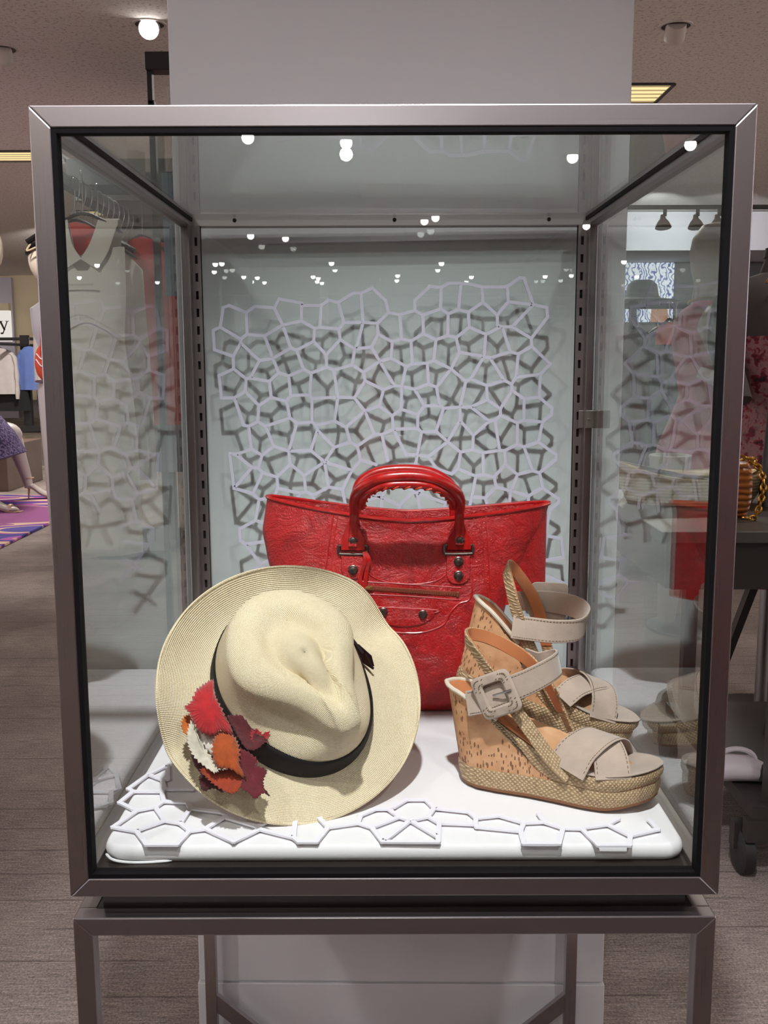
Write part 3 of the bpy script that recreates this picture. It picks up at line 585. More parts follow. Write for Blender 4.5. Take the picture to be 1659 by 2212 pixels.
# zip pocket, moon tab, lace pull
BRASS = plain('aged_brass', L(150, 112, 70), .35, metal=.8)
zp_ = [(-.040, .7545), (.034, .7488), (.108, .7432)]
zipo = patch([(-.046, .7590), (.112, .7470), (.112, .7390), (-.046, .7510)], .0006, .0008, 'zip_pocket', plain('rust_zip_tape', L(122, 44, 26), .7), bag)
g = G()
for i in range(74):
    t = i / 73; x = lerp(-.036, .106, t); z = .7542 - (x + .04) * .0764; dz = .0011 * (1 if i % 2 else -1)
    g.box(on(x, z + dz, .0022), (.0010, .0016, .0026))
o = g.obj('zip_teeth', BRASS, zipo, smooth=False, kind='stuff')
G().box(on(.109, .743, .0025), (.004, .002, .008)).obj('zip_stop', BRASS, zipo, bevel=.0005, smooth=False)
p = on(-.036, .7545, .004); g = G().box(p, (.014, .004, .0065)); g.box(p + V(-.002, -.002, -.0005), (.009, .003, .004)); g.box(p + V(-.016, -.001, -.0015), (.010, .002, .0035)); g.obj('zip_puller', BRASS, zipo, bevel=.0006, smooth=False)
moon = [(-.030, .7235), (.072, .7175)]
for i in range(15):
    a = -PI * i / 14; moon.append((.0215 + .049 * math.cos(a) * (1 if i else 1), .712 + (.0225) * math.sin(a) * .95))
seam(moon + moon[:1], .0011, .0012)
pt = patch(moon, .0006, .0022, 'moon_tab', RED, bag); stud(-.0125, .7150, .0024, pt, .0066); stud(.0525, .7105, .0024, pt, .0066)
for k_, dx in enumerate((0, .006)):
    pp = [on(-.043 + dx * .3, .815, .010), on(-.041 + dx, .802, .013), on(-.046 + dx * 1.2, .786, .009), on(-.050 + dx * 1.5, .770, .008), on(-.047 + dx * .8, .758, .006), on(-.052 + dx, .742, .005)]
    G().ribbon(smooth_path(pp, 6), V(.15, -1, 0), .0062, .0016).obj('pull_lace', RED2, bag)
# ---------------------------------------------------------------- wedge sandals
def jute_mat(name, rot):
    k = N(name); co = k.coord((1, 1, 1), rot)
    w1 = k.n('ShaderNodeTexWave'); w1.wave_type = 'BANDS'; w1.bands_direction = 'DIAGONAL'; w1.inputs['Scale'].default_value = 105; w1.inputs['Distortion'].default_value = 2.2; w1.inputs['Detail'].default_value = 2; k.l(co, w1.inputs[0])
    co2 = k.coord((1, 1, -1), rot); w2 = k.n('ShaderNodeTexWave'); w2.bands_direction = 'DIAGONAL'; w2.inputs['Scale'].default_value = 105; w2.inputs['Distortion'].default_value = 2.2; k.l(co2, w2.inputs[0])
    h = k.math('MULTIPLY', w1.outputs['Fac'], w2.outputs['Fac']); n1 = k.noise(co, 130, 4, .7)
    k.l(k.ramp(k.math('ADD', k.math('MULTIPLY', h, .45), k.math('MULTIPLY', n1, .6)), [(.18, L(132, 104, 78)), (.42, L(174, 146, 112)), (.72, L(206, 182, 146))]), k.b.inputs['Base Color'])
    k.b.inputs['Roughness'].default_value = .6; k.bump(k.math('ADD', h, k.math('MULTIPLY', n1, .6)), .5, .002); return k.m
JUTE = jute_mat('plaited_raffia', (0, 0, 0))
k = N('cork'); co = k.coord(); n1 = k.noise(co, 40, 5, .6)
co2 = k.coord((240, 240, 85)); v = k.n('ShaderNodeTexVoronoi'); v.inputs['Scale'].default_value = 1; v.inputs['Randomness'].default_value = 1; k.l(co2, v.inputs['Vector'])
n2 = k.noise(co, 17, 2); n3 = k.noise(k.coord((90, 90, 14)), 1, 4, .7)
fleck = k.math('MULTIPLY', k.math('LESS_THAN', v.outputs['Distance'], k.math('MULTIPLY_ADD', n3, .75, -.08)), k.math('GREATER_THAN', n2, .47))
base = k.ramp(n1, [(.25, L(174, 122, 86)), (.5, L(202, 152, 112)), (.75, L(216, 170, 132))])
mx = k.n('ShaderNodeMix', data_type='RGBA'); k.l(k.math('MULTIPLY', fleck, .8), mx.inputs[0]); k.l(base, mx.inputs[6]); mx.inputs[7].default_value = L(92, 50, 34)
k.l(mx.outputs[2], k.b.inputs['Base Color']); k.b.inputs['Roughness'].default_value = .6; k.bump(k.math('SUBTRACT', n1, fleck), .25, .001); CORK = k.m
SUEDE = plain('taupe_suede', L(180, 160, 147), .95, bump=.3, bscale=500, var=.14, vscale=45, sheen=.4)
SUEDE_L = plain('pale_piping_suede', L(206, 192, 176), .85, bump=.2, bscale=500)
TAN = plain('tan_leather', L(190, 118, 76), .45, bump=.1, bscale=300, var=.12, vscale=16)
STITCH = plain('taupe_thread', L(120, 100, 80), .8)
OUTS = plain('brown_outsole', L(120, 76, 46), .6)
SIL = plain('buckle_pin_steel', L(170, 168, 168), .3, metal=1)
SL = .295
FOOT = [(0, .138), (.03, .131), (.075, .107), (.10, .091), (.147, .064), (.18, .051), (.21, .047), (.25, .050), (.28, .055), (.295, .057)]
NEAR = [(0, 0), (.006, .014), (.016, .023), (.035, .032), (.07, .036), (.12, .038), (.16, .044), (.20, .052), (.23, .053), (.255, .047), (.275, .036), (.288, .022), (.295, 0)]
FAR_ = [(0, 0), (.006, .014), (.016, .023), (.035, .031), (.07, .034), (.12, .033), (.16, .036), (.20, .041), (.23, .041), (.255, .036), (.275, .027), (.288, .016), (.295, 0)]
def footz(x): return (table(FOOT, x - .008) + table(FOOT, x) + table(FOOT, x + .008)) / 3
XS = [SL * (1 - math.cos(PI * i / 40)) / 2 for i in range(41)]
def outline(inset=0):
    o = [(x, -max(0, table(NEAR, x) - inset)) for x in XS] + [(x, max(0, table(FAR_, x) - inset)) for x in XS[-2:0:-1]]
    return [(SL / 2 + (x - SL / 2) * (1 - inset * 2 / SL), y) for x, y in o]
OUT = outline()
def toe(x): return .011 * ss(.22, .295, x)
def lv(x, y, z):                                              # taper the stack in towards the ground
    f = footz(x); q = 1 - max(0, min(1, z / f)); s = 1 - .055 * q - .03 * q * ss(.1, 0, x)
    return V(SL * .5 + (x - SL * .5) * s + .010 * q * ss(.12, 0, x), y * (1 - .05 * q), z)
def hb(x): return toe(x) + lerp(.029, .024, ss(.15, .27, x))
def wb(x): return footz(x) - lerp(.027, .016, ss(.18, .28, x)) * ss(.085, .135, x) - .002
def make_sandal(label, M, mirror=False):
    m = -1 if mirror else 1
    root = thing('wedge_sandal', label, 'sandal', M=M, group='pair of wedge sandals')
    def band(za, zb, out, name, mat, bulge=0, closed=True, **kw):
        R = []
        for j in range(6):
            t = j / 5; ring = []
            for x, y in out:
                p = lv(x, y, lerp(za(x), zb(x), t)); b = 1 + bulge * math.sin(PI * t)
                ring.append(V(SL / 2 + (p.x - SL / 2) * (1 + (b - 1) * .35), p.y * b * m, p.z))
            R.append(ring)
        return G().rings(R).obj(name, mat, root, local=True, **kw)
    band(toe, lambda x: toe(x) + .004, OUT, 'outsole', OUTS)
    band(lambda x: toe(x) + .004, hb, OUT, 'sole_braid', JUTE, .03)
    band(lambda x: hb(x) - .001, lambda x: max(min(wb(x), footz(x) - .0045), hb(x) + .002), outline(.0012), 'cork_wedge', CORK)
    band(lambda x: max(wb(x), hb(x) + .0015) - .0005, lambda x: max(footz(x) - .0045, hb(x) + .002), OUT, 'welt_braid', JUTE, .035)
    def top(x0, x1, dz, name, mat, n=26):
        def fn(a, b):
            x = lerp(x0, x1, a); y = lerp(-table(NEAR, x), table(FAR_, x), b) * .985
            return V(x, y * m, footz(x) + dz - .0016 * (1 - (2 * b - 1) ** 2) - .0008)
        return G().grid(n, 13, fn).obj(name, mat, root, local=True, solid=.002)
    top(.0008, .196, -.0002, 'insole', TAN); top(.190, .2942, .0006, 'toe_pad', SUEDE)
    pe = [V(x, y * m, footz(x) - .0006) for x, y in OUT if x < .082]
    half = [p for p in pe if p.y * m <= 0]; other = [p for p in pe if p.y * m > 0]
    pe = list(reversed(sorted(half, key=lambda p: p.x))) + sorted(other, key=lambda p: p.x)
    G().tube(pe, .0032, 8).obj('heel_piping', SUEDE_L, root, local=True)
    def strap(pts, nrm, w, th, name, mat, parent=None, stitch=0, n=8):
        P = smooth_path([(a, b * m, c) for a, b, c in pts], n); q = len(P)
        if callable(nrm): ns = [nrm(p) for p in P]
        else: ns = [Vector((nrm[0], nrm[1] * m, nrm[2]))] * q
        ws = w if not isinstance(w, list) else [table(w, i / (q - 1)) for i in range(q)]
        o = G().ribbon(P, ns, ws, th).obj(name, mat, parent or root, local=True)
        if stitch:
            g = G(); g2 = G()
            for e in (-1, 1):
                acc = 0
                for i in range(1, q - 2):
                    t = (P[i + 1] - P[i]).normalized(); nn = (ns[i] - t * ns[i].dot(t)).normalized(); b = t.cross(nn)
                    ww = ws[i] if isinstance(ws, list) else ws
                    seg = P[i + 1] - P[i]; cnt = max(1, int(seg.length / .005))
                    for c in range(cnt):
                        p = P[i] + seg * ((c + .2) / cnt) + b * e * (ww / 2 - .0032) + nn * (th / 2 + .0001)
                        g.tube([p, p + t * min(.0032, seg.length / cnt * .7)], .0006, 5)
            g.obj('stitching', STITCH, o, local=True, kind='stuff')
        return o, P
    cen = V(.10, 0, .15)
    # raffia sling from the welt up round the ankle and down the other side
    def outw(p): d = V((p.x - .10) * 1.0, p.y * 1.4, 0); return d.normalized() if d.length > 1e-5 else V(-1, 0, 0)
    sl = [(.180, -.0475, .040), (.153, -.0445, .062), (.123, -.041, .098), (.094, -.037, .133), (.065, -.033, .170), (.045, -.026, .192), (.030, -.011, .203), (.029, .010, .204), (.050, .027, .197), (.082, .0345, .182), (.112, .036, .163), (.137, .0365, .132), (.155, .0365, .098), (.170, .037, .066), (.178, .038, .046)]
    if mirror: sl = [(.172, -.041, .040), (.150, -.040, .056), (.122, -.038, .080), (.092, -.037, .110), (.060, -.036, .145), (.040, -.032, .172), (.027, -.018, .190), (.027, .008, .196), (.040, .028, .190), (.062, .036, .176), (.088, .038, .156), (.110, .040, .130), (.132, .042, .098), (.152, .045, .066), (.168, .048, .044)]
    sl = [(x, y * m, z) for x, y, z in sl]                    # strap() mirrors y again
    strap(sl, outw, [(0, .020), (.12, .018), (.5, .0185), (.88, .018), (1, .018)], .0032, 'sling_strap', JUTE)
    ctr = V(.10, 0, 0); li = []
    for x, y, z in sl[2:13]:
        d = V(x - .10, y * 1.4, 0).normalized(); li.append((x - d.x * .0026, y - d.y * .0026, z))
    strap(li, outw, .0172, .0014, 'sling_lining', TAN)
    # suede ankle strap with covered buckle
    AP = [(.040, -.0415, .122), (.062, -.0475, .131), (.085, -.0500, .144), (.118, -.0475, .160), (.143, -.030, .172), (.154, -.002, .176), (.148, .026, .172), (.126, .0395, .163), (.100, .0395, .168)]
    if mirror: AP = [(.062, -.0425, .143), (.085, -.0465, .152), (.112, -.0485, .161), (.140, -.044, .168), (.158, -.022, .171), (.163, .006, .166), (.152, .034, .155), (.120, .0455, .142), (.085, .0435, .131), (.062, .040, .124)]
    o, P = strap(AP, lambda p: V((p.x - .09) * .9, p.y * 1.3, .25 * .05).normalized(), .0340, .0026, 'ankle_strap', SUEDE, stitch=1)
    bc = V(.082, -.0535 * m, .1435) if not mirror else V(.110, -.0520 * m, .1605); t = V(.90, -.10 * m, .44 if not mirror else .30).normalized(); nn = V(-.10, -1 * m, .04); nn = (nn - t * nn.dot(t)).normalized(); b = t.cross(nn)
    def bl(u, v_, h): return bc + t * u + b * v_ + nn * h
    G2 = G(); w_, h_ = .0285, .0290; R = []
    for i in range(48):
        a = 2 * PI * i / 48; ca, sa = math.cos(a), math.sin(a); e = .27
        cx, cy_ = math.copysign(abs(ca) ** e, ca), math.copysign(abs(sa) ** e, sa)
        R.append([bl(cx * w_, cy_ * h_, -.0015), bl(cx * w_, cy_ * h_, .0018), bl(cx * w_ * .93, cy_ * h_ * .93, .0034), bl(cx * w_ * .60, cy_ * h_ * .60, .0034), bl(cx * w_ * .53, cy_ * h_ * .55, .0018), bl(cx * w_ * .53, cy_ * h_ * .55, -.0015)])
    R.append(R[0]); G2.rings(R, cap0=False, cap1=False)
    bk = G2.obj('buckle', SUEDE, o, local=True, label='square suede covered buckle with stitched edge')
    g = G()
    for fr_, step in ((.86, 34), (.66, 24)):
        for i in range(step):
            a = 2 * PI * (i + .3) / step; ca, sa = math.cos(a), math.sin(a); cx, cy_ = math.copysign(abs(ca) ** .27, ca), math.copysign(abs(sa) ** .27, sa)
            p = bl(cx * w_ * fr_, cy_ * h_ * fr_, .0036); g.tube([p - t * .0010 + b * .0005, p + t * .0010 - b * .0005], .0006, 5)
    g.obj('buckle_stitching', STITCH, o, local=True, kind='stuff')
    G().tube([bl(-.004, 0, .0018), bl(.012, 0, .0050), bl(.024, 0, .0046)], .0014, 8).obj('buckle_prong', SIL, o, local=True)
    # crossing vamp straps
    vn = lambda p: V((p.x - .20) * .25, p.y * .9, .055).normalized()
    def arch(x0, x1, top_, lift, mid):
        pts = []
        for i in range(9):
            s = i / 8; y = lerp(-.0500, .0405, s); x = lerp(x0, x1, s) + mid * math.sin(PI * s)
            base = lerp(footz(x0), footz(x1), s) - .004
            pts.append((x, y * (1 - .05 * math.sin(PI * s)), base + top_ * (math.sin(PI * s) ** .62) + lift * math.sin(PI * s)))
        return pts
    strap(arch(.236, .168, .034, .000, .010), vn, [(0, .046), (.5, .044), (1, .034)], .0024, 'vamp_strap', SUEDE, stitch=1, n=4)
    strap(arch(.174, .234, .036, .0035, .010), vn, [(0, .056), (.5, .050), (1, .042)], .0024, 'vamp_strap', SUEDE, stitch=1, n=4)
    return root
def pose(x, y, z, yaw, pit):
    return Matrix.Translation((x, y, z)) @ Matrix.Rotation(yaw, 4, 'Z') @ Matrix.Rotation(pit, 4, 'Y')
make_sandal('taupe suede cork wedge sandal nearest the front glass, buckle facing forward', pose(.0756, .250, ZP + .0040, -.327, 0))
make_sandal('taupe suede cork wedge sandal behind its mate, heel raised against the red handbag', pose(.074, .352, .650, -.09, .372), mirror=True)
CUR = Matrix.Identity(4)                                      # back to store coordinates
# ---------------------------------------------------------------- ceiling lights
TRIM = plain('white_light_trim', L(214, 206, 200), .5)
CAN = plain('dark_can_inside', L(60, 54, 52), .5)
LAMP = emit('lamp_face', (1, .96, .94, 1), 16)
OFF = plain('white_can', L(206, 196, 186), .5)
def downlight(x, y, aim, lit, label, group=None, r=.088):
    root = thing('recessed_downlight', label, 'ceiling light', (x, y, CEIL), group=group)
    G().lathe([(r * .84, .001), (r * .86, -.006), (r, -.005), (r, .001)], 28, (x, y, CEIL - .001)).obj('trim_ring', TRIM, root)
    G().lathe([(.0001, -.0015), (r * .85, -.0015), (r * .85, -.003), (.0001, -.003)], 28, (x, y, CEIL)).obj('can_opening', CAN, root)
    d = (Vector(aim) - V(x, y, CEIL)).normalized(); q = d.to_track_quat('-Z', 'Y').to_matrix().to_4x4(); o = V(x, y, CEIL - .018)
    rr = r * .62
    G().lathe([(.0001, .045), (rr * .9, .04), (rr, .0), (rr, -.055), (rr * .93, -.060), (rr * .9, -.05), (.0001, -.045)], 24, o, q).obj('lamp_head', OFF, root)
    if lit: G().lathe([(.0001, -.049), (rr * .88, -.052), (rr * .6, -.060), (.0001, -.063)], 24, o, q).obj('lamp_face', LAMP, root)
    return root
downlight(-1.216, 4.40, (-.6, 0, .9), True, 'lit white downlight in the ceiling left of the column')
downlight(1.522, 4.45, (1.9, 7.5, .9), False, 'unlit looking white downlight tilted away, right of the column')
downlight(-2.13, 4.80, (-3.2, 9, .9), False, 'white downlight at the left edge of the ceiling, tilted away')
downlight(-2.73, 8.39, (-2.2, 3, .9), True, 'small lit downlight seen through the left glass below the corner rail')
downlight(-3.35, 11.9, (-2.2, 3, .9), True, 'far lit downlight beyond the hanging dresses')
downlight(KEY[0], KEY[1], (0.05, .4, .54), True, 'lit downlight over the case, aimed down into it')
downlight(.75, -1.9, (.1, .5, .75), True, 'lit downlight behind the viewer on the right, aimed at the case')
downlight(-1.3, -1.5, (-.1, .4, .7), True, 'lit downlight behind the viewer on the left, aimed at the case')
for x, y in ((-1.05, -7.4), (-.3, -7.6), (1.6, -8.2), (2.45, -7.7), (-2.15, -7.0), (-1.83, -13.5), (-1.38, -13.8), (.5, -12.1), (.62, -11.8), (2.6, -12.6),
             (-2.98, -17.5), (-2.85, -17.4), (-.92, -17.4), (1.02, -17.5), (-5.1, -17.6), (4.2, -17.3), (-2.85, -20.2), (-2.6, -20.4), (-3.25, -19.0), (-1.44, -20.2), (-1.36, -20.6),
             (.28, -20.0), (1.8, -20.4), (3.3, -20.3), (3.8, -20.1), (-6.2, -20.2), (-4.9, -21.5), (5.2, -20.4)):
    downlight(x, y, (x * .5, 0, 1.1), True, 'lit downlight mirrored as a bright dot in the case glass', group='store downlights mirrored in the glass')
TW = emit('troffer_lens', L(255, 226, 160), 1.15)
def troffer(x, y, sx, sy, label):
    root = thing('ceiling_troffer', label, 'ceiling light', (x, y, CEIL))
    fr = G()
    for a, b, c, d in ((0, sy / 2, sx, .025), (0, -sy / 2, sx, .025), (sx / 2, 0, .025, sy), (-sx / 2, 0, .025, sy)): fr.box((x + a, y + b, CEIL - .006), (c, d, .012))
    fr.obj('troffer_frame', CAN, root, smooth=False)
    G().box((x, y, CEIL - .003), (sx - .02, sy - .02, .004)).obj('lens_panel', TW, root, smooth=False)
    for q in range(5): G().box((x, y + (q - 2) * sy / 5, CEIL - .0075), (sx - .03, .008, .006)).obj('louver_blade', TRIM, root, smooth=False)
troffer(1.28, 5.78, 1.1, .46, 'warm fluorescent ceiling panel to the right of the column')
troffer(-3.32, 7.72, 1.15, .42, 'warm fluorescent ceiling panel at the left edge above the frame corner')
troffer(-3.1, 11.0, .9, .4, 'small warm fluorescent ceiling panel seen through the left glass')
troffer(-1.2, -3.5, 1.2, .5, 'warm fluorescent ceiling panel behind the viewer')

# ---------------------------------------------------------------- dark fixture behind the column, left
fx = thing('black_display_fixture', 'tall black framed display fixture behind the column on the left', 'display fixture', (-.72, 2.35, 0))
for x in (-.690, -.56): G().box((x, 2.0, .94), (.018, .03, 1.88)).obj('post', MATT_BLACK, fx, bevel=.002, smooth=False)
G().box((-.625, 2.0, 1.985), (.15, .06, .05)).obj('cap', MATT_BLACK, fx, bevel=.002, smooth=False)
G().box((-.692, 2.0, 1.92), (.014, .03, .10)).obj('post', MATT_BLACK, fx, smooth=False)
G().box((-.645, 2.03, 1.50), (.06, .012, .36)).obj('panel', plain('pale_blue_panel', L(150, 186, 204), .6), fx, smooth=False)
hb_ = thing('header_sign', 'dark grey sign box hanging over the garment rail, left of the column', 'sign', (-1.5, 5.4, 2.1))
G().box((-1.40, 5.2, 2.16), (.72, 1.1, .14)).obj('header_box', plain('dark_grey_header', L(72, 70, 68), .6), hb_, bevel=.003, smooth=False)
G().box((-1.40, 5.2, 2.03), (.66, 1.0, .03)).obj('light_tray', plain('mid_grey_tray', L(110, 106, 100), .6), hb_, smooth=False)
for q in (.02, .30): G().tube([(-1.40 + q, 5.6, 2.2), (-1.40 + q, 5.6, CEIL)], .006, 8).obj('drop_rod', TRIM, hb_)

# ---------------------------------------------------------------- garments
def garment(root, c, w, dep, z0, z1, mat, name='garment_body', fold=.010, nf=9, shoulder=.55, flare=1.15, seed=0, neck=True):
    rnd = random.Random(seed); ph = rnd.uniform(0, 6)
    def fn(t, u):
        a = 2 * PI * u; z = lerp(z1, z0, t)
        ww = w * (lerp(shoulder, 1, ss(0, .10, t)) if neck else 1) * lerp(1, flare, t); dd = dep * lerp(.5, 1, ss(0, .15, t)) * lerp(1, flare * 1.2, t)
        f = 1 + fold / dep * .5 * math.sin(nf * a + ph + 1.2 * math.sin(3 * t + ph)) * ss(.05, .6, t)
        return V(c[0] + ww / 2 * math.cos(a) * f, c[1] + dd / 2 * math.sin(a) * f, z + (.02 * (1 - abs(math.cos(a))) if t < .01 else 0))
    g = G().grid(22, 72, fn, cv=True); g.f.append(tuple(range(72)))
    return g.obj(name, mat, root)
def hanger(root, x, y, zr, zs, w, mat):
    g = smooth_path([(x, y - .012, zr - .005), (x, y - .016, zr + .012), (x, y, zr + .022), (x, y + .016, zr + .010), (x, y + .010, zr - .02), (x, y, zs + .03)], 5)
    G().tube(g, .0022, 6).obj('hook', SIL, root)
    b = smooth_path([(x - w / 2, y, zs - .055), (x - w / 4, y, zs), (x, y, zs + .03), (x + w / 4, y, zs), (x + w / 2, y, zs - .055)], 6)
    G().tube(b, [.006] + [.013] * (len(b) - 2) + [.006], 8, flat=.6).obj('hanger_arm', mat, root)
def cloth(name, col, **kw): return plain(name, col, .85, bump=.2, bscale=400, var=.10, vscale=9, sheen=.2, **kw)
IVORY = cloth('ivory_crepe', L(206, 198, 186)); REDC = cloth('coral_red_crepe', L(190, 62, 58)); DENIM = cloth('washed_denim', L(124, 136, 150)); GREYC = cloth('charcoal_knit', L(74, 76, 78)); BLACKC = cloth('black_jersey', L(26, 25, 28)); WHITEC = cloth('white_knit', L(214, 204, 196)); BLUEC = cloth('blue_poplin', L(112, 136, 200)); STRIPE = cloth('blue_white_stripe', L(170, 178, 198))
RX, RZ = -1.455, 1.93
rail = thing('garment_rail', 'dark hanging rail with hangers seen through the left glass', 'clothes rail', (RX, 4.4, 0))
G().box((RX, 4.2, RZ), (.05, 1.55, .05)).obj('rail_bar', plain('dark_grey_rail', L(70, 68, 66), .4, metal=.4), rail, smooth=False)
G().box((RX, 3.46, RZ + .05), (.04, .04, .14)).obj('end_post', MATT_BLACK, rail, smooth=False)
for dx in (-.16, .16): G().box((RX + dx, 4.95, RZ / 2), (.04, .04, RZ)).obj('leg', MATT_BLACK, rail, smooth=False)
G().box((RX, 4.95, RZ - .02), (.36, .04, .04)).obj('cross_bar', MATT_BLACK, rail, smooth=False)
G().box((RX, 4.95, .03), (.40, .8, .04)).obj('base', MATT_BLACK, rail, smooth=False)
ORD = ('first', 'second', 'third', 'fourth', 'fifth', 'sixth', 'seventh', 'eighth', 'ninth', 'tenth', 'eleventh')
for i in range(11):
    y = 3.66 + i * .10
    h = thing('clothes_hanger', ORD[i] + ' wire hook hanger from the front of the dark rail', 'hanger', (RX, y, RZ), group='hangers on the dark rail')
    g = smooth_path([(RX, y - .012, RZ + .032), (RX + .045, y, RZ + .02), (RX + .05, y, RZ - .05), (RX + .018, y, RZ - .13), (RX, y, RZ - .19)], 5)
    G().tube(g, .0034, 6).obj('hook', SIL, h)
    b = smooth_path([(RX - .2, y, RZ - .26), (RX - .1, y, RZ - .205), (RX, y, RZ - .18), (RX + .1, y, RZ - .205), (RX + .2, y, RZ - .26)], 4)
    G().tube(b, .014, 8).obj('hanger_arm', MATT_BLACK, h)
# ivory V-neck dress at the front
dx, dy = -1.335, 3.47
dr = thing('hanging_dress', 'ivory V neck dress hanging first on the rail behind the left glass', 'dress', (dx, dy, 1.7))
def dress_fn(t, u):
    a = 2 * PI * u; z = lerp(1.57, .25, t); w = lerp(.35, .39, ss(0, .9, t)) - .04 * math.exp(-((t - .28) / .12) ** 2); d = lerp(.10, .24, t)
    f = 1 + .05 * math.sin(7 * a + 2 * t) * ss(.2, .8, t)
    x = w / 2 * math.cos(a) * f; y = d / 2 * math.sin(a) * f
    if t < .02: z = 1.575 + .05 * ss(.0, .17, abs(x)) - .07 * (1 - ss(0, .09, abs(x))) * (1 if math.sin(a) < 0 else -.3)
    return V(dx + x, dy + y, z)
G().grid(26, 96, dress_fn, cv=True).obj('dress_body', IVORY, dr, solid=.003)
for s in (-1, 1):
    pf = smooth_path([(dx + s * .035, dy - .068, 1.545), (dx + s * .08, dy - .055, 1.62), (dx + s * .112, dy - .006, 1.735), (dx + s * .116, dy + .03, 1.725), (dx + s * .10, dy + .06, 1.58)], 8)
    G().ribbon(pf, [V(0, -1, .1) if i < len(pf) * .5 else V(0, -.2, 1) if i < len(pf) * .7 else V(0, 1, 0) for i in range(len(pf))], .088, .004).obj('shoulder_strap', IVORY, dr)
G().ribbon(smooth_path([(dx - .18, dy - .10, 1.22), (dx - .07, dy - .116, 1.30), (dx, dy - .118, 1.325), (dx + .07, dy - .116, 1.30), (dx + .18, dy - .10, 1.23)], 6), V(0, -1, 0), .007, .003).obj('waist_seam', cloth('ivory_seam', L(186, 178, 164)), dr)
G().ribbon([(dx - .10, dy - .095, 1.455), (dx + .06, dy - .10, 1.457)], V(0, -1, 0), .008, .003).obj('bust_seam', cloth('ivory_seam_2', L(180, 172, 160)), dr)
hanger(dr, dx, dy, RZ, 1.74, .34, MATT_BLACK)
def hung(label, x, y, w, z0, z1, mat, seed, sleeves=None, cat='garment', nm='hanging_garment', dep=.07, flare=1.1, rz=RZ, group=None):
    r = thing(nm, label, cat, (x, y, z1), group=group)
    garment(r, (x, y), w, dep, z0, z1, mat, seed=seed, flare=flare)
    hanger(r, x, y, rz, z1 + .0, w * .9, MATT_BLACK)
    if sleeves:
        for s in (-1, 1):
            p = smooth_path([(x + s * w * .36, y, z1 - .05), (x + s * w * .53, y - .01, z1 - .16), (x + s * w * .56, y - .01, z1 - sleeves * .6), (x + s * w * .55, y - .012, z1 - sleeves)], 6)
            G().tube(p, [.045 + .008 * math.sin(i * 1.3) for i in range(len(p))], 10, flat=.7).obj('sleeve', mat, r)
    return r
hung('coral red top hanging inside the V neck of the ivory dress', -1.42, 3.64, .34, 1.15, 1.735, REDC, 2, cat='top', dep=.06)
hung('ivory pleated skirt hanging behind the ivory dress', -1.36, 3.80, .40, .55, 1.66, IVORY, 4, cat='skirt', dep=.08)
hung('coral red sleeveless dress on the rail, behind the ivory dress', -1.235, 4.15, .26, .80, 1.73, REDC, 5, cat='dress', flare=.92, dep=.10)
hung('second coral red dress at the far end of the rail', -1.21, 4.45, .24, .78, 1.74, cloth('coral_red_silk', L(206, 82, 72)), 6, cat='dress', flare=.9, dep=.10)
hung('washed denim skirt hanging below the red dresses', -1.17, 4.62, .24, .50, .84, DENIM, 7, cat='skirt', rz=1.05, flare=1.25)
hung('charcoal blouse at the back of the rail', -1.14, 4.75, .30, 1.15, 1.72, GREYC, 8, cat='blouse')

# ---------------------------------------------------------------- left background
k = N('patchwork_rug'); co = k.coord((1, 1, 1), (0, 0, .5))
v = k.n('ShaderNodeTexNoise'); v.inputs['Scale'].default_value = 1.0; v.inputs['Detail'].default_value = 0; v.inputs['Distortion'].default_value = 1.0; mpn = k.coord((.9, 2.4, 1), (0, 0, .45)); k.l(mpn, v.inputs['Vector'])
k.l(k.ramp(v.outputs['Fac'], [(0, L(132, 70, 122)), (.38, L(186, 160, 134)), (.43, L(160, 80, 150)), (.47, L(64, 56, 128)), (.55, L(150, 66, 140)), (.58, L(196, 170, 140)), (.63, L(70, 60, 134))], 'CONSTANT'), k.b.inputs['Base Color'])
k.b.inputs['Roughness'].default_value = .95; k.bump(k.noise(k.coord(), 240, 3), .5, .003)
tag(G().box((-4.0, 5.75, .011), (3.32, 3.0, .018)).obj('area_rug', k.m, bevel=.004, smooth=False), 'purple, magenta and tan patchwork rug on the carpet at left', 'rug')
tag(G().box((-3.9, 8.05, .2), (1.2, .9, .40)).obj('display_block', plain('brown_wood_block', L(112, 92, 78), .5, var=.2, vscale=6), bevel=.006, smooth=False), 'low brown wooden display block beyond the patchwork rug', 'block')
MANN = plain('mannequin_grey', L(190, 180, 176), .35); MANNW = plain('mannequin_ivory', L(244, 230, 206), .35)
k = N('purple_print'); co = k.coord(); n1 = k.noise(co, 55, 3, .7)
k.l(k.ramp(n1, [(.38, L(38, 26, 62)), (.5, L(66, 50, 98)), (.58, L(138, 122, 156)), (.63, L(46, 32, 72))]), k.b.inputs['Base Color']); k.b.inputs['Roughness'].default_value = .85; PURPLE = k.m
k = N('grey_lace'); co = k.coord(); n1 = k.noise(co, 120, 3, .7)
k.l(k.ramp(n1, [(.42, L(120, 112, 120)), (.56, L(196, 186, 190))]), k.b.inputs['Base Color']); k.b.inputs['Roughness'].default_value = .85; LACE_G = k.m
def ell_loft(rows, n=28, c=(0, 0)):                            # rows: z, rx, ry, dx, dy
    return [[V(c[0] + dx_ + rx * math.cos(2 * PI * i / n), c[1] + dy_ + ry * math.sin(2 * PI * i / n), z) for i in range(n)] for z, rx, ry, dx_, dy_ in rows]
def limb(pts, rad, n=16): return G().tube(smooth_path(pts, 8), [table([(i / (len(rad) - 1), r) for i, r in enumerate(rad)], q / ((len(pts) - 1) * 8)) for q in range((len(pts) - 1) * 8 + 1)], n)
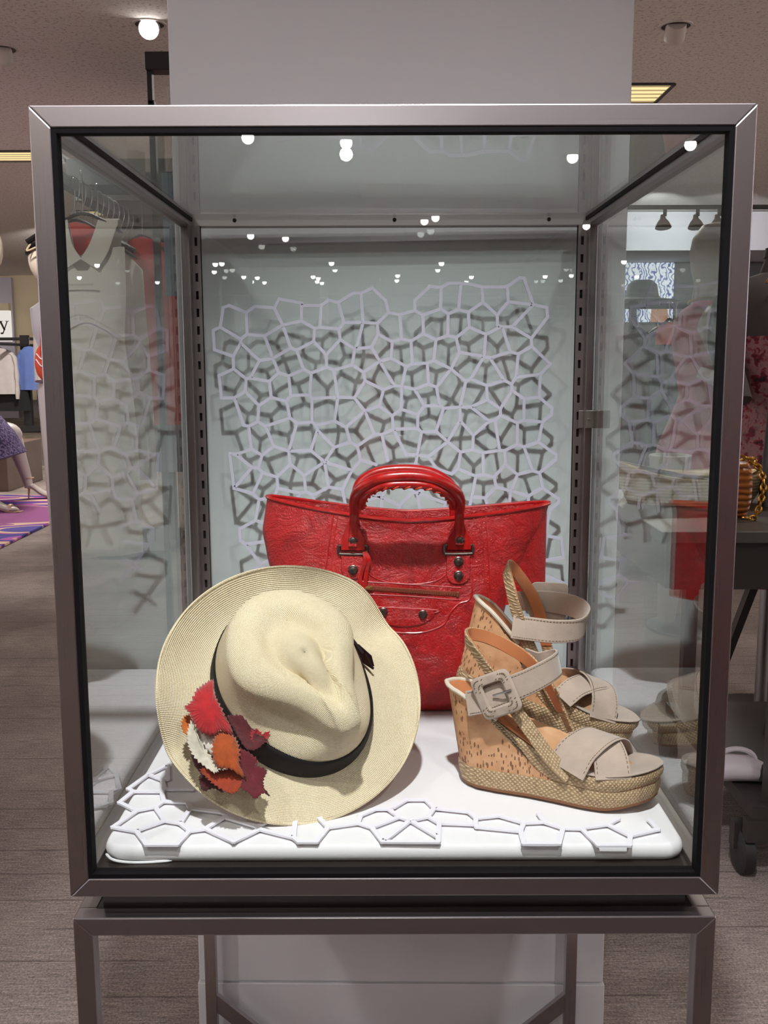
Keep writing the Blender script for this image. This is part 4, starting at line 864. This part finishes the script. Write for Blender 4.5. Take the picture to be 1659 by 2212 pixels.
def shoe_heel(root, x, y, ang, mat):
    M = Matrix.Translation((x, y, .02)) @ Matrix.Rotation(ang, 4, 'Z')
    pts = [M @ V(*p) for p in ((-.06, 0, .10), (-.02, 0, .10), (.05, 0, .05), (.11, 0, .026), (.17, 0, .022), (.20, 0, .02))]
    G().tube(smooth_path(pts, 5), [.022, .030, .034, .032, .038, .040, .038, .036, .040, .043, .044, .043, .043, .042, .042, .042, .041, .040, .038, .034, .030, .024, .016, .012, .008, .005][:len(smooth_path(pts, 5))], 12, flat=.55).obj('foot', MANN, root)
    sp = [M @ V(*p) for p in ((-.06, 0, .088), (-.02, 0, .084), (.05, 0, .034), (.11, 0, .008), (.17, 0, .004), (.215, 0, .006))]
    G().ribbon(smooth_path(sp, 5), M.to_3x3() @ V(0.2, 0, 1), .066, .007).obj('sandal_sole', mat, root)
    G().tube([M @ V(-.05, 0, .085), M @ V(-.058, 0, .0)], [.012, .005], 8).obj('sandal_heel', mat, root)
    G().tube(smooth_path([M @ V(.13, -.038, .01), M @ V(.135, -.02, .05), M @ V(.137, 0, .056), M @ V(.135, .02, .05), M @ V(.13, .038, .01)], 5), .006, 6, flat=2).obj('toe_strap', mat, root)
    G().tube([M @ V(-.045 + .036 * math.cos(a), .036 * math.sin(a), .17) for a in [2 * PI * i / 16 for i in range(16)]], .004, 6, closed=True).obj('ankle_strap', mat, root)
NUDE = plain('nude_patent', L(206, 178, 148), .25)
# seated mannequin, only its lap and legs in frame
sm = thing('seated_mannequin', 'seated grey mannequin legs in nude heels under a purple print skirt, on the rug', 'mannequin', (-3.35, 6.75, 0))
for (kx, ky, fx_, fy_, a) in ((-3.07, 6.30, -2.92, 6.28, -.1), (-3.02, 6.98, -2.86, 7.02, .05)):
    limb([(-3.45, ky, .57), (kx - .03, ky, .57), (kx + .03, ky, .50), (kx + .055, ky, .38), (fx_ - .075, fy_, .22), (fx_ - .05, fy_, .11)], [.085, .075, .062, .058, .044, .034], 18).obj('leg', MANN, sm)
    shoe_heel(sm, fx_, fy_, a, NUDE)
limb([(-3.6, 6.64, .58), (-3.4, 6.64, .58), (-3.22, 6.62, .56), (-3.14, 6.62, .46), (-3.10, 6.62, .34)], [.26, .29, .27, .30, .33], 24).obj('skirt', PURPLE, sm)
G().rings(ell_loft([(.50, .19, .17, 0, 0), (.72, .16, .12, 0, 0), (.9, .15, .11, 0, 0), (1.10, .17, .12, 0, 0), (1.18, .09, .08, 0, 0), (1.24, .05, .05, 0, 0)], c=(-3.55, 6.64))).obj('torso', PURPLE, sm)
G().ball((-3.55, 6.64, 1.38), (.09, .11, .13)).obj('head', MANNW, sm)
G().box((-3.6, 6.64, .26), (.42, .9, .48)).obj('seat_cube', MATT_BLACK, sm, smooth=False)
# standing mannequin at the left edge
ml = thing('standing_mannequin', 'egg headed mannequin in a grey lace top at the left edge of the view', 'mannequin', (-2.56, 5.0, 0))
G().ball((-2.385, 5.0, 1.79), (.115, .13, .165)).obj('head', MANNW, ml)
G().rings(ell_loft([(.02, .12, .12, 0, 0), (.75, .16, .13, 0, 0), (.95, .20, .14, 0, 0), (1.15, .145, .11, 0, 0), (1.32, .18, .125, 0, 0), (1.45, .19, .10, 0, 0), (1.53, .09, .08, 0.02, 0), (1.66, .055, .06, .06, 0)], c=(-2.62, 5.0))).obj('lace_dress', LACE_G, ml)
limb([(-2.45, 5.0, 1.47), (-2.375, 4.98, 1.36), (-2.385, 4.97, 1.2), (-2.48, 4.9, 1.02)], [.055, .058, .050, .038], 16).obj('lace_sleeve', LACE_G, ml)
limb([(-2.48, 4.9, 1.03), (-2.54, 4.86, .96), (-2.57, 4.84, .90)], [.036, .03, .02], 12).obj('hand', MANN, ml)
# second one, mostly behind the case frame
mb = thing('standing_mannequin', 'mannequin in a black saucer hat and jeans, half hidden by the case left edge', 'mannequin', (-2.1, 5.4, 0))
G().ball((-2.15, 5.4, 1.77), (.10, .12, .15)).obj('head', MANNW, mb)
hp = Matrix.Translation((-2.125, 5.38, 1.85)) @ Matrix.Rotation(-.55, 4, 'Y')
G().lathe([(.0001, .05), (.09, .048), (.135, .03), (.148, .012), (.135, -.002), (.10, 0), (.0001, .01)], 28, (0, 0, 0), hp).obj('saucer_hat', plain('black_hat_gloss', L(20, 22, 32), .2), mb)
G().tube(smooth_path([hp @ V(-.05, -.15, .02), hp @ V(-.09, -.16, -.005), hp @ V(-.02, -.17, -.02), hp @ V(.05, -.15, -.01)], 5), .006, 6).obj('hat_ribbon', plain('cream_ribbon', L(220, 200, 160), .5), mb)
G().rings(ell_loft([(.95, .17, .12, 0, 0), (1.1, .15, .11, 0, 0), (1.32, .19, .13, 0, 0), (1.46, .20, .10, 0, 0), (1.53, .09, .08, 0, 0), (1.64, .05, .055, 0, 0)], c=(-2.06, 5.4))).obj('grey_top', cloth('grey_silk', L(176, 170, 176)), mb)
for s in (-1, 1): limb([(-2.06 + s * .085, 5.4, .98), (-2.06 + s * .085, 5.38, .5), (-2.06 + s * .09, 5.4, .022)], [.095, .07, .055]).obj('leg', DENIM if s > 0 else MANN, mb)
for s in (-1, 1): limb([(-2.06 + s * .13, 5.4, 1.44), (-2.06 + s * .14, 5.37, 1.2), (-2.06 + s * .13, 5.3, 1.0)], [.05, .042, .03]).obj('arm', MANN, mb)
cl = thing('orange_pouch', 'orange pouch with a white print held beside the case left frame', 'bag', (-2.17, 5.28, 1.0))
G().ball((-2.135, 5.28, 1.12), (.075, .035, .12)).obj('pouch_body', plain('orange_nylon', L(206, 76, 46), .6), cl)
G().tube(smooth_path([(-2.185, 5.248, 1.175), (-2.15, 5.242, 1.14), (-2.112, 5.246, 1.17)], 5), .004, 6).obj('printed_line', PAPER, cl)
G().tube(smooth_path([(-2.19, 5.25, 1.14), (-2.15, 5.242, 1.095), (-2.105, 5.248, 1.135)], 5), .004, 6).obj('printed_line', PAPER, cl)
# rack of clothes at left, far
fr = thing('clothes_rack', 'black metal clothes rack holding a pale sweater and blue shirts at far left', 'clothes rack', (-5.95, 15.5, 0))
G().box((-5.88, 15.5, .78), (.13, .09, 1.56)).obj('post', MATT_BLACK, fr, smooth=False)
G().box((-6.05, 15.5, 1.50), (.75, .05, .05)).obj('top_bar', MATT_BLACK, fr, smooth=False)
G().box((-5.85, 15.3, 1.40), (.05, 2.0, .04)).obj('side_bar', MATT_BLACK, fr, smooth=False)
G().box((-5.9, 15.4, .05), (1.2, .10, .08)).obj('base', MATT_BLACK, fr, smooth=False)
G().box((-5.6, 15.0, .08), (.5, .3, .06)).obj('base', MATT_BLACK, fr, smooth=False)
hung('pale long sleeved sweater at the front of the far black rack', -6.22, 15.05, .62, .62, 1.34, WHITEC, 21, sleeves=.80, cat='sweater', rz=1.5, dep=.14)
hung('black skirt hanging below the pale sweater', -6.1, 15.25, .62, .34, .70, BLACKC, 22, cat='skirt', rz=.9, dep=.12)
hung('blue shirt next to the pale sweater', -5.72, 15.25, .34, .68, 1.36, BLUEC, 23, sleeves=.6, cat='shirt', rz=1.5, dep=.1)
hung('black jacket next to the blue shirt', -5.55, 15.45, .28, .40, 1.34, BLACKC, 24, sleeves=.6, cat='jacket', rz=1.5, dep=.1)
hung('striped blue white shirt at the right end of the far rack', -5.40, 15.6, .32, .55, 1.32, STRIPE, 25, sleeves=.65, cat='shirt', rz=1.5, dep=.1)
hung('denim jacket right of the striped shirt', -5.15, 15.5, .36, .50, 1.26, DENIM, 26, sleeves=.6, cat='jacket', rz=1.45, dep=.1)
# sign with a serif y
sg = thing('wall_sign', 'white wall sign box with a dark serif letter y at far left', 'sign', (-8.0, 18.9, 1.83))
G().box((-8.0, 18.95, 1.83), (1.3, .10, .60)).obj('sign_box', emit('sign_face', L(246, 240, 232), .85), sg, bevel=.01, smooth=False)
G().box((-8.0, 18.93, 2.20), (1.3, .14, .14)).obj('sign_top', plain('sign_warm_trim', L(232, 216, 180), .6), sg, smooth=False)
INK = plain('sign_ink', L(74, 52, 50), .6); lx, lz = -7.47, 1.77; g = G()
def stroke(a, b, wa, wb_):
    g.prism([(lx + a[0] - wa / 2, 18.893, lz + a[1]), (lx + a[0] + wa / 2, 18.893, lz + a[1]), (lx + b[0] + wb_ / 2, 18.893, lz + b[1]), (lx + b[0] - wb_ / 2, 18.893, lz + b[1])], (0, .006, 0))
stroke((-.066, .15), (.008, -.02), .042, .036); stroke((.066, .15), (-.03, -.09), .020, .022)
stroke((-.105, .158), (-.105, .146), .0, .0); g.box((lx - .066, 18.896, lz + .152), (.085, .006, .012)); g.box((lx + .066, 18.896, lz + .152), (.068, .006, .012)); g.box((lx - .052, 18.896, lz - .082), (.040, .006, .034))
g.obj('letter', INK, sg, smooth=False)
# ---------------------------------------------------------------- right side of the shop
tr = thing('track_light_rail', 'dark ceiling track over the bright bulkhead at right', 'track', (2.9, 7.0, 2.3))
G().box((2.9, 7.0, 2.305), (2.2, .035, .03)).obj('track_bar', MATT_BLACK, tr, smooth=False)
for x in (1.9, 3.7): G().tube([(x, 7.0, 2.31), (x, 7.0, CEIL)], .006, 8).obj('drop_rod', MATT_BLACK, tr)
HEADM = plain('brown_black_spot_shell', L(58, 46, 42), .4)
for x, w in ((2.185, 'leftmost'), (2.442, 'middle'), (2.612, 'right-hand')):
    h = thing('track_spotlight', w + ' of three bell shaped track spotlights seen through the right glass', 'spotlight', (x, 7.0, 2.28))
    M = Matrix.Translation((x, 7.0, 2.19)) @ Matrix.Rotation(-.25, 4, 'X')
    G().lathe([(.0001, .062), (.018, .06), (.022, .03), (.045, .0), (.062, -.035), (.064, -.042), (.056, -.044), (.0001, -.036)], 20, (0, 0, 0), M).obj('bell_shade', HEADM, h)
    G().box((x + .012, 7.0, 2.265), (.022, .03, .055)).obj('yoke', MATT_BLACK, h, smooth=False)
# backlit poster: blue and white strokes, tan arm shapes
k = N('poster_print'); co = k.coord((1.7, 1.7, 1.7))
w = k.n('ShaderNodeTexWave'); w.inputs['Scale'].default_value = 3.2; w.inputs['Distortion'].default_value = 14; w.inputs['Detail'].default_value = 3; w.inputs['Detail Scale'].default_value = 1.6; k.l(co, w.inputs[0])
n1 = k.noise(co, .9, 2)
k.l(k.ramp(k.math('ADD', k.math('MULTIPLY', w.outputs['Fac'], .62), k.math('MULTIPLY', n1, .5)), [(.26, L(34, 62, 150)), (.38, L(120, 134, 190)), (.5, L(216, 220, 242)), (.8, L(250, 252, 255))]), k.b.inputs['Emission Color'])
k.b.inputs['Emission Strength'].default_value = 1.25; k.b.inputs['Base Color'].default_value = (.02, .02, .02, 1)
ps = thing('lit_poster', 'backlit blue and white brush stroke poster with tan shapes on the far right wall', 'poster', (3.51, 12.45, 2.01))
G().box((3.51, 12.45, 2.01), (.64, .05, .77)).obj('poster_panel', k.m, ps, smooth=False)
SK = emit('poster_tan_print', L(206, 142, 100), .8); g = G()
def pp_(pts): g.prism([(3.51 + a * 1.1, 12.423, 2.01 + b * 1.1) for a, b in pts], (0, .006, 0))
pp_([(-.24, .08), (-.17, .14), (-.14, .12), (-.17, .05), (-.10, -.03), (-.13, -.05), (-.20, .02)]); pp_([(.02, -.35), (.03, -.22), (.08, -.13), (.16, -.06), (.22, -.13), (.24, -.35)])
g.obj('printed_arm', SK, ps, smooth=False)
G().box((3.51, 12.48, 2.01), (.68, .04, .81)).obj('poster_frame', MATT_BLACK, ps, smooth=False)
# dark rack in front of the poster
rk = thing('clothes_rack', 'black clothes rack of charcoal garments seen through the right glass', 'clothes rack', (1.62, 4.3, 0))
G().box((1.55, 4.3, 1.405), (1.15, .03, .03)).obj('top_bar', MATT_BLACK, rk, smooth=False)
for x in (1.31, 2.1): G().box((x, 4.3, .72), (.035, .035, 1.44)).obj('post', MATT_BLACK, rk, smooth=False)
G().box((1.7, 4.3, .03), (.9, .5, .05)).obj('base', MATT_BLACK, rk, smooth=False)
for i, (x, m_, lab) in enumerate(((1.34, GREYC, 'first charcoal coat, left end of the dark rack behind the right glass'), (1.44, GREYC, 'second charcoal coat from the left on the dark rack'), (1.53, cloth('slate_knit', L(84, 92, 94)), 'slate cardigan in the middle of the dark rack'), (1.62, GREYC, 'fourth dark coat, next to the pink dressed mannequin'))):
    r = hung(lab, x, 4.3 - .02 * i, .20, .35, 1.26, m_, 40 + i, sleeves=.6, cat='coat', rz=1.41, dep=.26)
hung('orange coral top peeking out between the charcoal coats', 1.46, 4.14, .12, 1.20, 1.30, cloth('orange_coral', L(232, 96, 64)), 50, cat='top', rz=1.41, dep=.08)
hh = thing('wide_brim_hat', 'slate grey wide brim hat resting on the dark rack top bar', 'hat', (1.33, 4.2, 1.43))
G().lathe([(.0001, .10), (.05, .098), (.075, .075), (.085, .02), (.10, .006), (.19, -.004), (.191, -.010), (.10, -.004), (.0001, 0)], 28, (1.33, 4.2, 1.432)).obj('hat_shell', cloth('slate_felt', L(92, 100, 104)), hh)
# mannequin in the pink top
MG = plain('mannequin_matt_grey', L(176, 170, 162), .45)
mc = thing('standing_mannequin', 'faceless pale grey mannequin in a pink dress with a red bow, behind the right glass', 'mannequin', (1.30, 3.0, 0))
PINK = cloth('dusty_pink_jersey', L(176, 92, 100)); c = (1.285, 3.0)
G().rings(ell_loft([(1.66, .015, .02, .03, 0), (1.65, .052, .065, .025, 0), (1.60, .086, .105, .025, 0), (1.54, .093, .115, .022, 0), (1.47, .080, .10, .02, 0), (1.42, .056, .075, .008, 0), (1.38, .054, .060, .0, 0), (1.34, .062, .062, 0, 0), (1.31, .095, .08, .0, 0)], c=c)).obj('head', MG, mc)
G().rings(ell_loft([(1.345, .066, .066, .01, 0), (1.32, .105, .085, .01, 0), (1.28, .135, .10, .01, 0), (1.20, .140, .115, .01, 0), (1.10, .128, .122, .015, 0), (.98, .112, .105, .02, 0), (.90, .130, .115, .01, 0), (.78, .165, .135, -.005, 0), (.60, .185, .14, -.02, 0), (.42, .195, .145, -.03, 0)], c=c)).obj('pink_dress', PINK, mc)
limb([(1.275, 2.88, 1.325), (1.285, 2.85, 1.265), (1.315, 2.83, 1.16), (1.40, 2.80, 1.02)], [.030, .080, .062, .044], 20).obj('upper_arm', MG, mc)
limb([(1.40, 2.80, 1.02), (1.33, 2.79, 1.03), (1.27, 2.80, 1.05), (1.215, 2.83, 1.075)], [.046, .038, .030, .022], 16).obj('forearm', MG, mc)
for s in (-1, 1): limb([(1.26 + s * .08, 3.0, .5), (1.26 + s * .08, 2.99, .25), (1.26 + s * .085, 3.0, .04)], [.06, .05, .035]).obj('leg', MG, mc)
G().lathe([(.0001, 0), (.17, 0), (.17, .012), (.0001, .014)], 28, (1.27, 3.02, 0)).obj('base_plate', SIL, mc)
bw = G(); rb = plain('red_satin', L(184, 44, 62), .35)
bw.ribbon(smooth_path([(1.21, 2.925, 1.335), (1.26, 2.905, 1.342), (1.32, 2.915, 1.332), (1.35, 2.96, 1.325)], 5), V(0, -1, .4), .026, .006).tube(smooth_path([(1.285, 2.90, 1.34), (1.305, 2.885, 1.372), (1.325, 2.885, 1.345), (1.30, 2.895, 1.335)], 5), .012, 8, flat=.5).tube(smooth_path([(1.29, 2.90, 1.34), (1.32, 2.885, 1.325), (1.345, 2.885, 1.30)], 5), .012, 8, flat=.5)
bw.obj('neck_bow', rb, mc)
G().tube([V(1.285 + .068 * math.cos(a), 3.0 + .07 * math.sin(a), 1.352 - .012 * math.sin(a)) for a in [2 * PI * i / 30 for i in range(30)]], .005, 6, closed=True).obj('gold_necklace', plain('gold', L(196, 150, 70), .3, metal=1), mc)
GOLD = plain('gold_chain', L(190, 142, 66), .3, metal=1)
# bust form at the right edge
md = thing('dress_form', 'headless grey dress form in floral dress with black neck cap, at right edge', 'mannequin', (1.18, 1.95, 0))
k = N('floral_print'); co = k.coord(); n1 = k.noise(co, 26, 3, .6); n2 = k.noise(co, 70, 2)
k.l(k.ramp(k.math('ADD', k.math('MULTIPLY', n1, .75), k.math('MULTIPLY', n2, .25)), [(.34, L(34, 26, 38)), (.42, L(120, 26, 44)), (.48, L(158, 110, 112)), (.55, L(132, 104, 106)), (.61, L(124, 28, 46)), (.68, L(60, 46, 62))]), k.b.inputs['Base Color']); k.b.inputs['Roughness'].default_value = .85; FLOR = k.m
DG = plain('shaded_grey_jersey', L(66, 59, 56), .8); c = (1.18, 1.95)  # grey jersey darkened: the dim lighting here is put into its colour
G().rings(ell_loft([(1.17, .14, .11, 0, 0), (1.26, .155, .11, 0, 0), (1.32, .16, .09, 0, 0), (1.355, .13, .08, 0, 0), (1.375, .07, .07, 0, 0), (1.42, .055, .058, 0, 0)], c=c)).obj('torso', DG, md)
G().lathe([(.0001, .055), (.012, .05), (.010, .035), (.02, .03), (.056, .028), (.060, .0), (.0001, 0)], 24, (1.18, 1.95, 1.42)).obj('neck_cap', MATT_BLACK, md)
G().rings(ell_loft([(1.19, .147, .118, 0, 0), (1.10, .145, .12, 0, 0), (.98, .125, .105, 0, 0), (.90, .145, .12, 0, 0), (.7, .18, .15, 0, 0), (.45, .20, .17, 0, 0)], c=c)).obj('floral_dress', FLOR, md)
for s in (-1, 1): limb([(1.18 + s * .155, 1.95, 1.30), (1.18 + s * .175, 1.93, 1.16), (1.18 + s * .15, 1.84, 1.0)], [.052, .046, .034]).obj('arm', DG, md)
G().lathe([(.0001, 0), (.02, 0), (.02, .45), (.0001, .45)], 14, (1.18, 1.95, 0)).obj('pole', SIL, md)
G().lathe([(.0001, 0), (.18, 0), (.17, .02), (.0001, .022)], 28, (1.18, 1.95, 0)).obj('foot_plate', MATT_BLACK, md)
def chain(root, pts, r, link, mat, step):
    P = smooth_path(pts, 10); d = 0; g = G(); last = P[0]; i = 0
    for a, b in zip(P, P[1:]):
        d += (b - a).length
        if d >= step:
            d = 0; t = (b - a).normalized(); n = t.cross(V(.3, 1, .2)).normalized() if i % 2 else t.cross(V(1, -.3, .4)).normalized(); bb = t
            g.tube([b + bb * (link * math.cos(q)) + n * (link * .62 * math.sin(q)) for q in [2 * PI * e / 12 for e in range(12)]], r, 6, closed=True); i += 1
    return g.obj('chain', mat, root, kind='stuff')
chain(md, [(1.09, 1.86, 1.335), (1.12, 1.85, 1.37), (1.18, 1.86, 1.40), (1.25, 1.86, 1.38)], .003, .010, GOLD, .014)
# rolling table at right
tb = thing('rolling_table', 'dark rolling display table on casters, right of the glass case', 'table', (.98, 1.3, 0))
TM = plain('table_top_laminate', L(80, 76, 72), .4); TD = plain('table_dark_frame', L(48, 43, 41), .45)
x0, x1, y0, y1, zt = .56, 1.50, .93, 1.62, .772
G().box(((x0 + x1) / 2, (y0 + y1) / 2, zt - .012), (x1 - x0, y1 - y0, .024)).obj('table_top', TM, tb, bevel=.002, smooth=False)
G().box(((x0 + x1) / 2, y0 + .03, zt - .075), (x1 - x0 - .06, .022, .10)).obj('apron', TD, tb, smooth=False)
G().box(((x0 + x1) / 2, y1 - .03, zt - .075), (x1 - x0 - .06, .022, .10)).obj('apron', TD, tb, smooth=False)
for x in (x0 + .03, x1 - .03): G().box((x, (y0 + y1) / 2, zt - .075), (.022, y1 - y0 - .06, .10)).obj('apron', TD, tb, smooth=False)
for x in (x0 + .27, x1 - .03):
    for y in (y0 + .03, y1 - .03): G().box((x, y, .43), (.035, .035, .64)).obj('leg', TD, tb, smooth=False)
G().box((x0 + .56, (y0 + y1) / 2 + .0, .155), (x1 - x0 - .26, y1 - y0 - .02, .03)).obj('lower_shelf', TD, tb, smooth=False)
G().box((x0 + .56, y0 + .02, .115), (x1 - x0 - .24, .03, .05)).obj('shelf_rail', TD, tb, smooth=False)
M = Matrix.Rotation(-.95, 4, 'X')
G().box((x0 + .27, (y0 + y1) / 2, .42), (.018, .62, .022), M).obj('brace', TD, tb, smooth=False)
RUB = plain('caster_rubber', L(24, 23, 23), .6)
for x in (x0 + .22, x1 - .05):
    for y in (y0 + .05, y1 - .05):
        cs = G().lathe([(.0001, -.016), (.04, -.016), (.05, -.011), (.05, .011), (.04, .016), (.0001, .016)], 24, (x, y, .05), Matrix.Rotation(PI / 2, 4, 'Y')).obj('caster', RUB, tb)
        G().box((x, y + .012, .085), (.046, .03, .06)).obj('caster_fork', TD, cs, smooth=False)
# things on the table
tote = thing('woven_tote', 'woven straw tote with a dipped rim on the table behind the right glass', 'bag', (.72, 1.28, .772))
k = N('woven_straw_tote'); co = k.coord(); w1 = k.n('ShaderNodeTexWave'); w1.bands_direction = 'Z'; w1.inputs['Scale'].default_value = 40; w1.inputs['Distortion'].default_value = 1; k.l(co, w1.inputs[0]); n1 = k.noise(co, 90, 3)
k.l(k.ramp(k.math('ADD', k.math('MULTIPLY', w1.outputs['Fac'], .4), k.math('MULTIPLY', n1, .6)), [(.3, L(204, 176, 126)), (.7, L(240, 220, 176))]), k.b.inputs['Base Color']); k.b.inputs['Roughness'].default_value = .8; k.bump(w1.outputs['Fac'], .4, .003); TOTE = k.m
def tote_fn(t, u):
    a = 2 * PI * u; ca = math.cos(a); w_ = lerp(.15, .20, t); zt_ = .838 + .045 * abs(ca) ** 1.8 * (1 if ca < 0 else .35)
    return V(.745 + w_ * ca, 1.36 + lerp(.07, .085, t) * math.sin(a), lerp(.7725, zt_, t))
g = G().grid(14, 60, tote_fn, cv=True); g.f.append(tuple(range(0, 60 * 14, 14))); g.obj('tote_body', TOTE, tote, solid=.005)
cupo = G().lathe([(.0001, 0), (.046, 0), (.054, .095), (.0555, .102), (.052, .104), (.049, .095), (.042, .008), (.0001, .008)], 28, (.74, 1.52, .7725)).obj('white_cup', plain('white_enamel', L(226, 224, 220), .3))
tag(cupo, 'white enamel tub with a rolled rim behind the straw tote', 'cup')
ob = thing('quilted_bag', 'orange quilted bag with a gold chain on the table, beside the right frame', 'bag', (.86, 1.14, .772))
k = N('orange_quilted'); co = k.coord(); w1 = k.n('ShaderNodeTexWave'); w1.bands_direction = 'Z'; w1.inputs['Scale'].default_value = 22; w1.inputs['Distortion'].default_value = 3; k.l(co, w1.inputs[0])
k.l(k.ramp(w1.outputs['Fac'], [(.1, L(128, 66, 22)), (.6, L(196, 118, 46))]), k.b.inputs['Base Color']); k.b.inputs['Roughness'].default_value = .35; k.bump(w1.outputs['Fac'], .6, .006); OQ = k.m
R = []
for j in range(9):
    t = j / 8; e = .028 * (1 - abs(2 * t - 1) ** 3); R.append([V(.772 + (.028 + e * .3) * math.copysign(abs(math.cos(2 * PI * i / 24)) ** .5, math.cos(2 * PI * i / 24)), 1.14 + (.03 + e * .7) * math.copysign(abs(math.sin(2 * PI * i / 24)) ** .6, math.sin(2 * PI * i / 24)), .7725 + .128 * t) for i in range(24)])
G().rings(R).obj('bag_body', OQ, ob)
chain(ob, [(.79, 1.10, .90), (.812, 1.085, .885), (.820, 1.08, .85), (.817, 1.08, .82), (.81, 1.08, .79), (.80, 1.08, .777), (.785, 1.085, .777)], .0028, .0085, GOLD, .011)
chain(ob, [(.755, 1.11, .904), (.78, 1.10, .908), (.80, 1.095, .902), (.812, 1.09, .888)], .0028, .0085, GOLD, .011)
kb = thing('black_shoulder_bag', 'black shoulder bag on a gold chain standing at the right edge of the table', 'bag', (1.0, 1.25, .772))
R = []
for j in range(8):
    t = j / 7; R.append([V(.995 + (.10 - .012 * t) * math.copysign(abs(math.cos(2 * PI * i / 28)) ** .5, math.cos(2 * PI * i / 28)), 1.30 + (.05 - .012 * t) * math.sin(2 * PI * i / 28), .7725 + .255 * t) for i in range(28)])
G().rings(R).obj('bag_body', plain('black_leather', L(20, 19, 20), .45), kb)
chain(kb, [(.915, 1.28, 1.02), (.92, 1.27, 1.07), (.935, 1.27, 1.12), (.96, 1.27, 1.16), (1.0, 1.28, 1.18)], .0024, .008, GOLD, .010)
# white card shapes and a dark bag on the lower shelf
w1_ = thing('white_sandal', 'white cut out slip on shoe lying on the lower shelf of the rolling table', 'shoe', (.79, 1.06, .17))
WP = plain('white_moulded_plastic', L(206, 198, 204), .4); R = []
for x, w_, h_ in ((-.10, .02, .02), (-.085, .034, .05), (-.03, .036, .06), (.03, .040, .055), (.08, .042, .03), (.11, .024, .016)):
    R.append([V(.80 + x * .9 + .0, 1.08 + w_ * math.cos(2 * PI * i / 16), .171 + h_ * (.5 + .5 * math.sin(2 * PI * i / 16))) for i in range(16)])
G().rings(R).obj('shoe_shell', WP, w1_)
G().tube([V(.79 + .045 * math.cos(a), 1.08, .215 + .03 * math.sin(a)) for a in [PI * i / 12 for i in range(13)]], .006, 8).obj('strap', WP, w1_)
G().tube([(.835, 1.042, .185), (.84, 1.040, .222)], .005, 6).obj('slot', TD, w1_)
w2_ = thing('dark_handbag', 'black handbag standing on the table lower shelf behind the white shoe', 'bag', (1.1, 1.35, .17))
R = [[V(1.10 + (.14 - .03 * t) * math.copysign(abs(math.cos(2 * PI * i / 24)) ** .6, math.cos(2 * PI * i / 24)), 1.36 + .06 * math.sin(2 * PI * i / 24), .171 + .26 * t) for i in range(24)] for t in (0, .3, .7, 1)]
G().rings(R).obj('bag_body', plain('black_leather_2', L(22, 21, 22), .5), w2_)
G().tube(smooth_path([(1.03, 1.36, .42), (1.05, 1.36, .52), (1.15, 1.36, .52), (1.17, 1.36, .42)], 6), .008, 8).obj('handle', MATT_BLACK, w2_)
# unseen red coats added behind the viewer to tint the lower frame
rr2 = thing('clothes_rack', 'added unseen chrome rail of red and rust coats behind the viewer', 'clothes rack', (.7, -2.6, 0))
G().tube([(-.2, -2.6, 1.35), (1.7, -2.6, 1.35)], .014, 10).obj('top_bar', SIL, rr2)
for x in (-.2, 1.7):
    G().tube([(x, -2.6, .02), (x, -2.6, 1.36)], .014, 10).obj('post', SIL, rr2); G().box((x, -2.6, .015), (.05, .5, .03)).obj('base', MATT_BLACK, rr2, smooth=False)
RUST = cloth('rust_red_wool', L(168, 60, 44)); MAR = cloth('maroon_wool', L(128, 34, 36))
for i in range(9):
    hung('%s coat, %s from the left on the added unseen chrome rail behind the viewer' % (('rust red', 'maroon')[i % 2], ORD[i]), -.02 + i * .19, -2.6, .17, .12, 1.22, (RUST, MAR)[i % 2], 60 + i, cat='coat', rz=1.36, dep=.5)
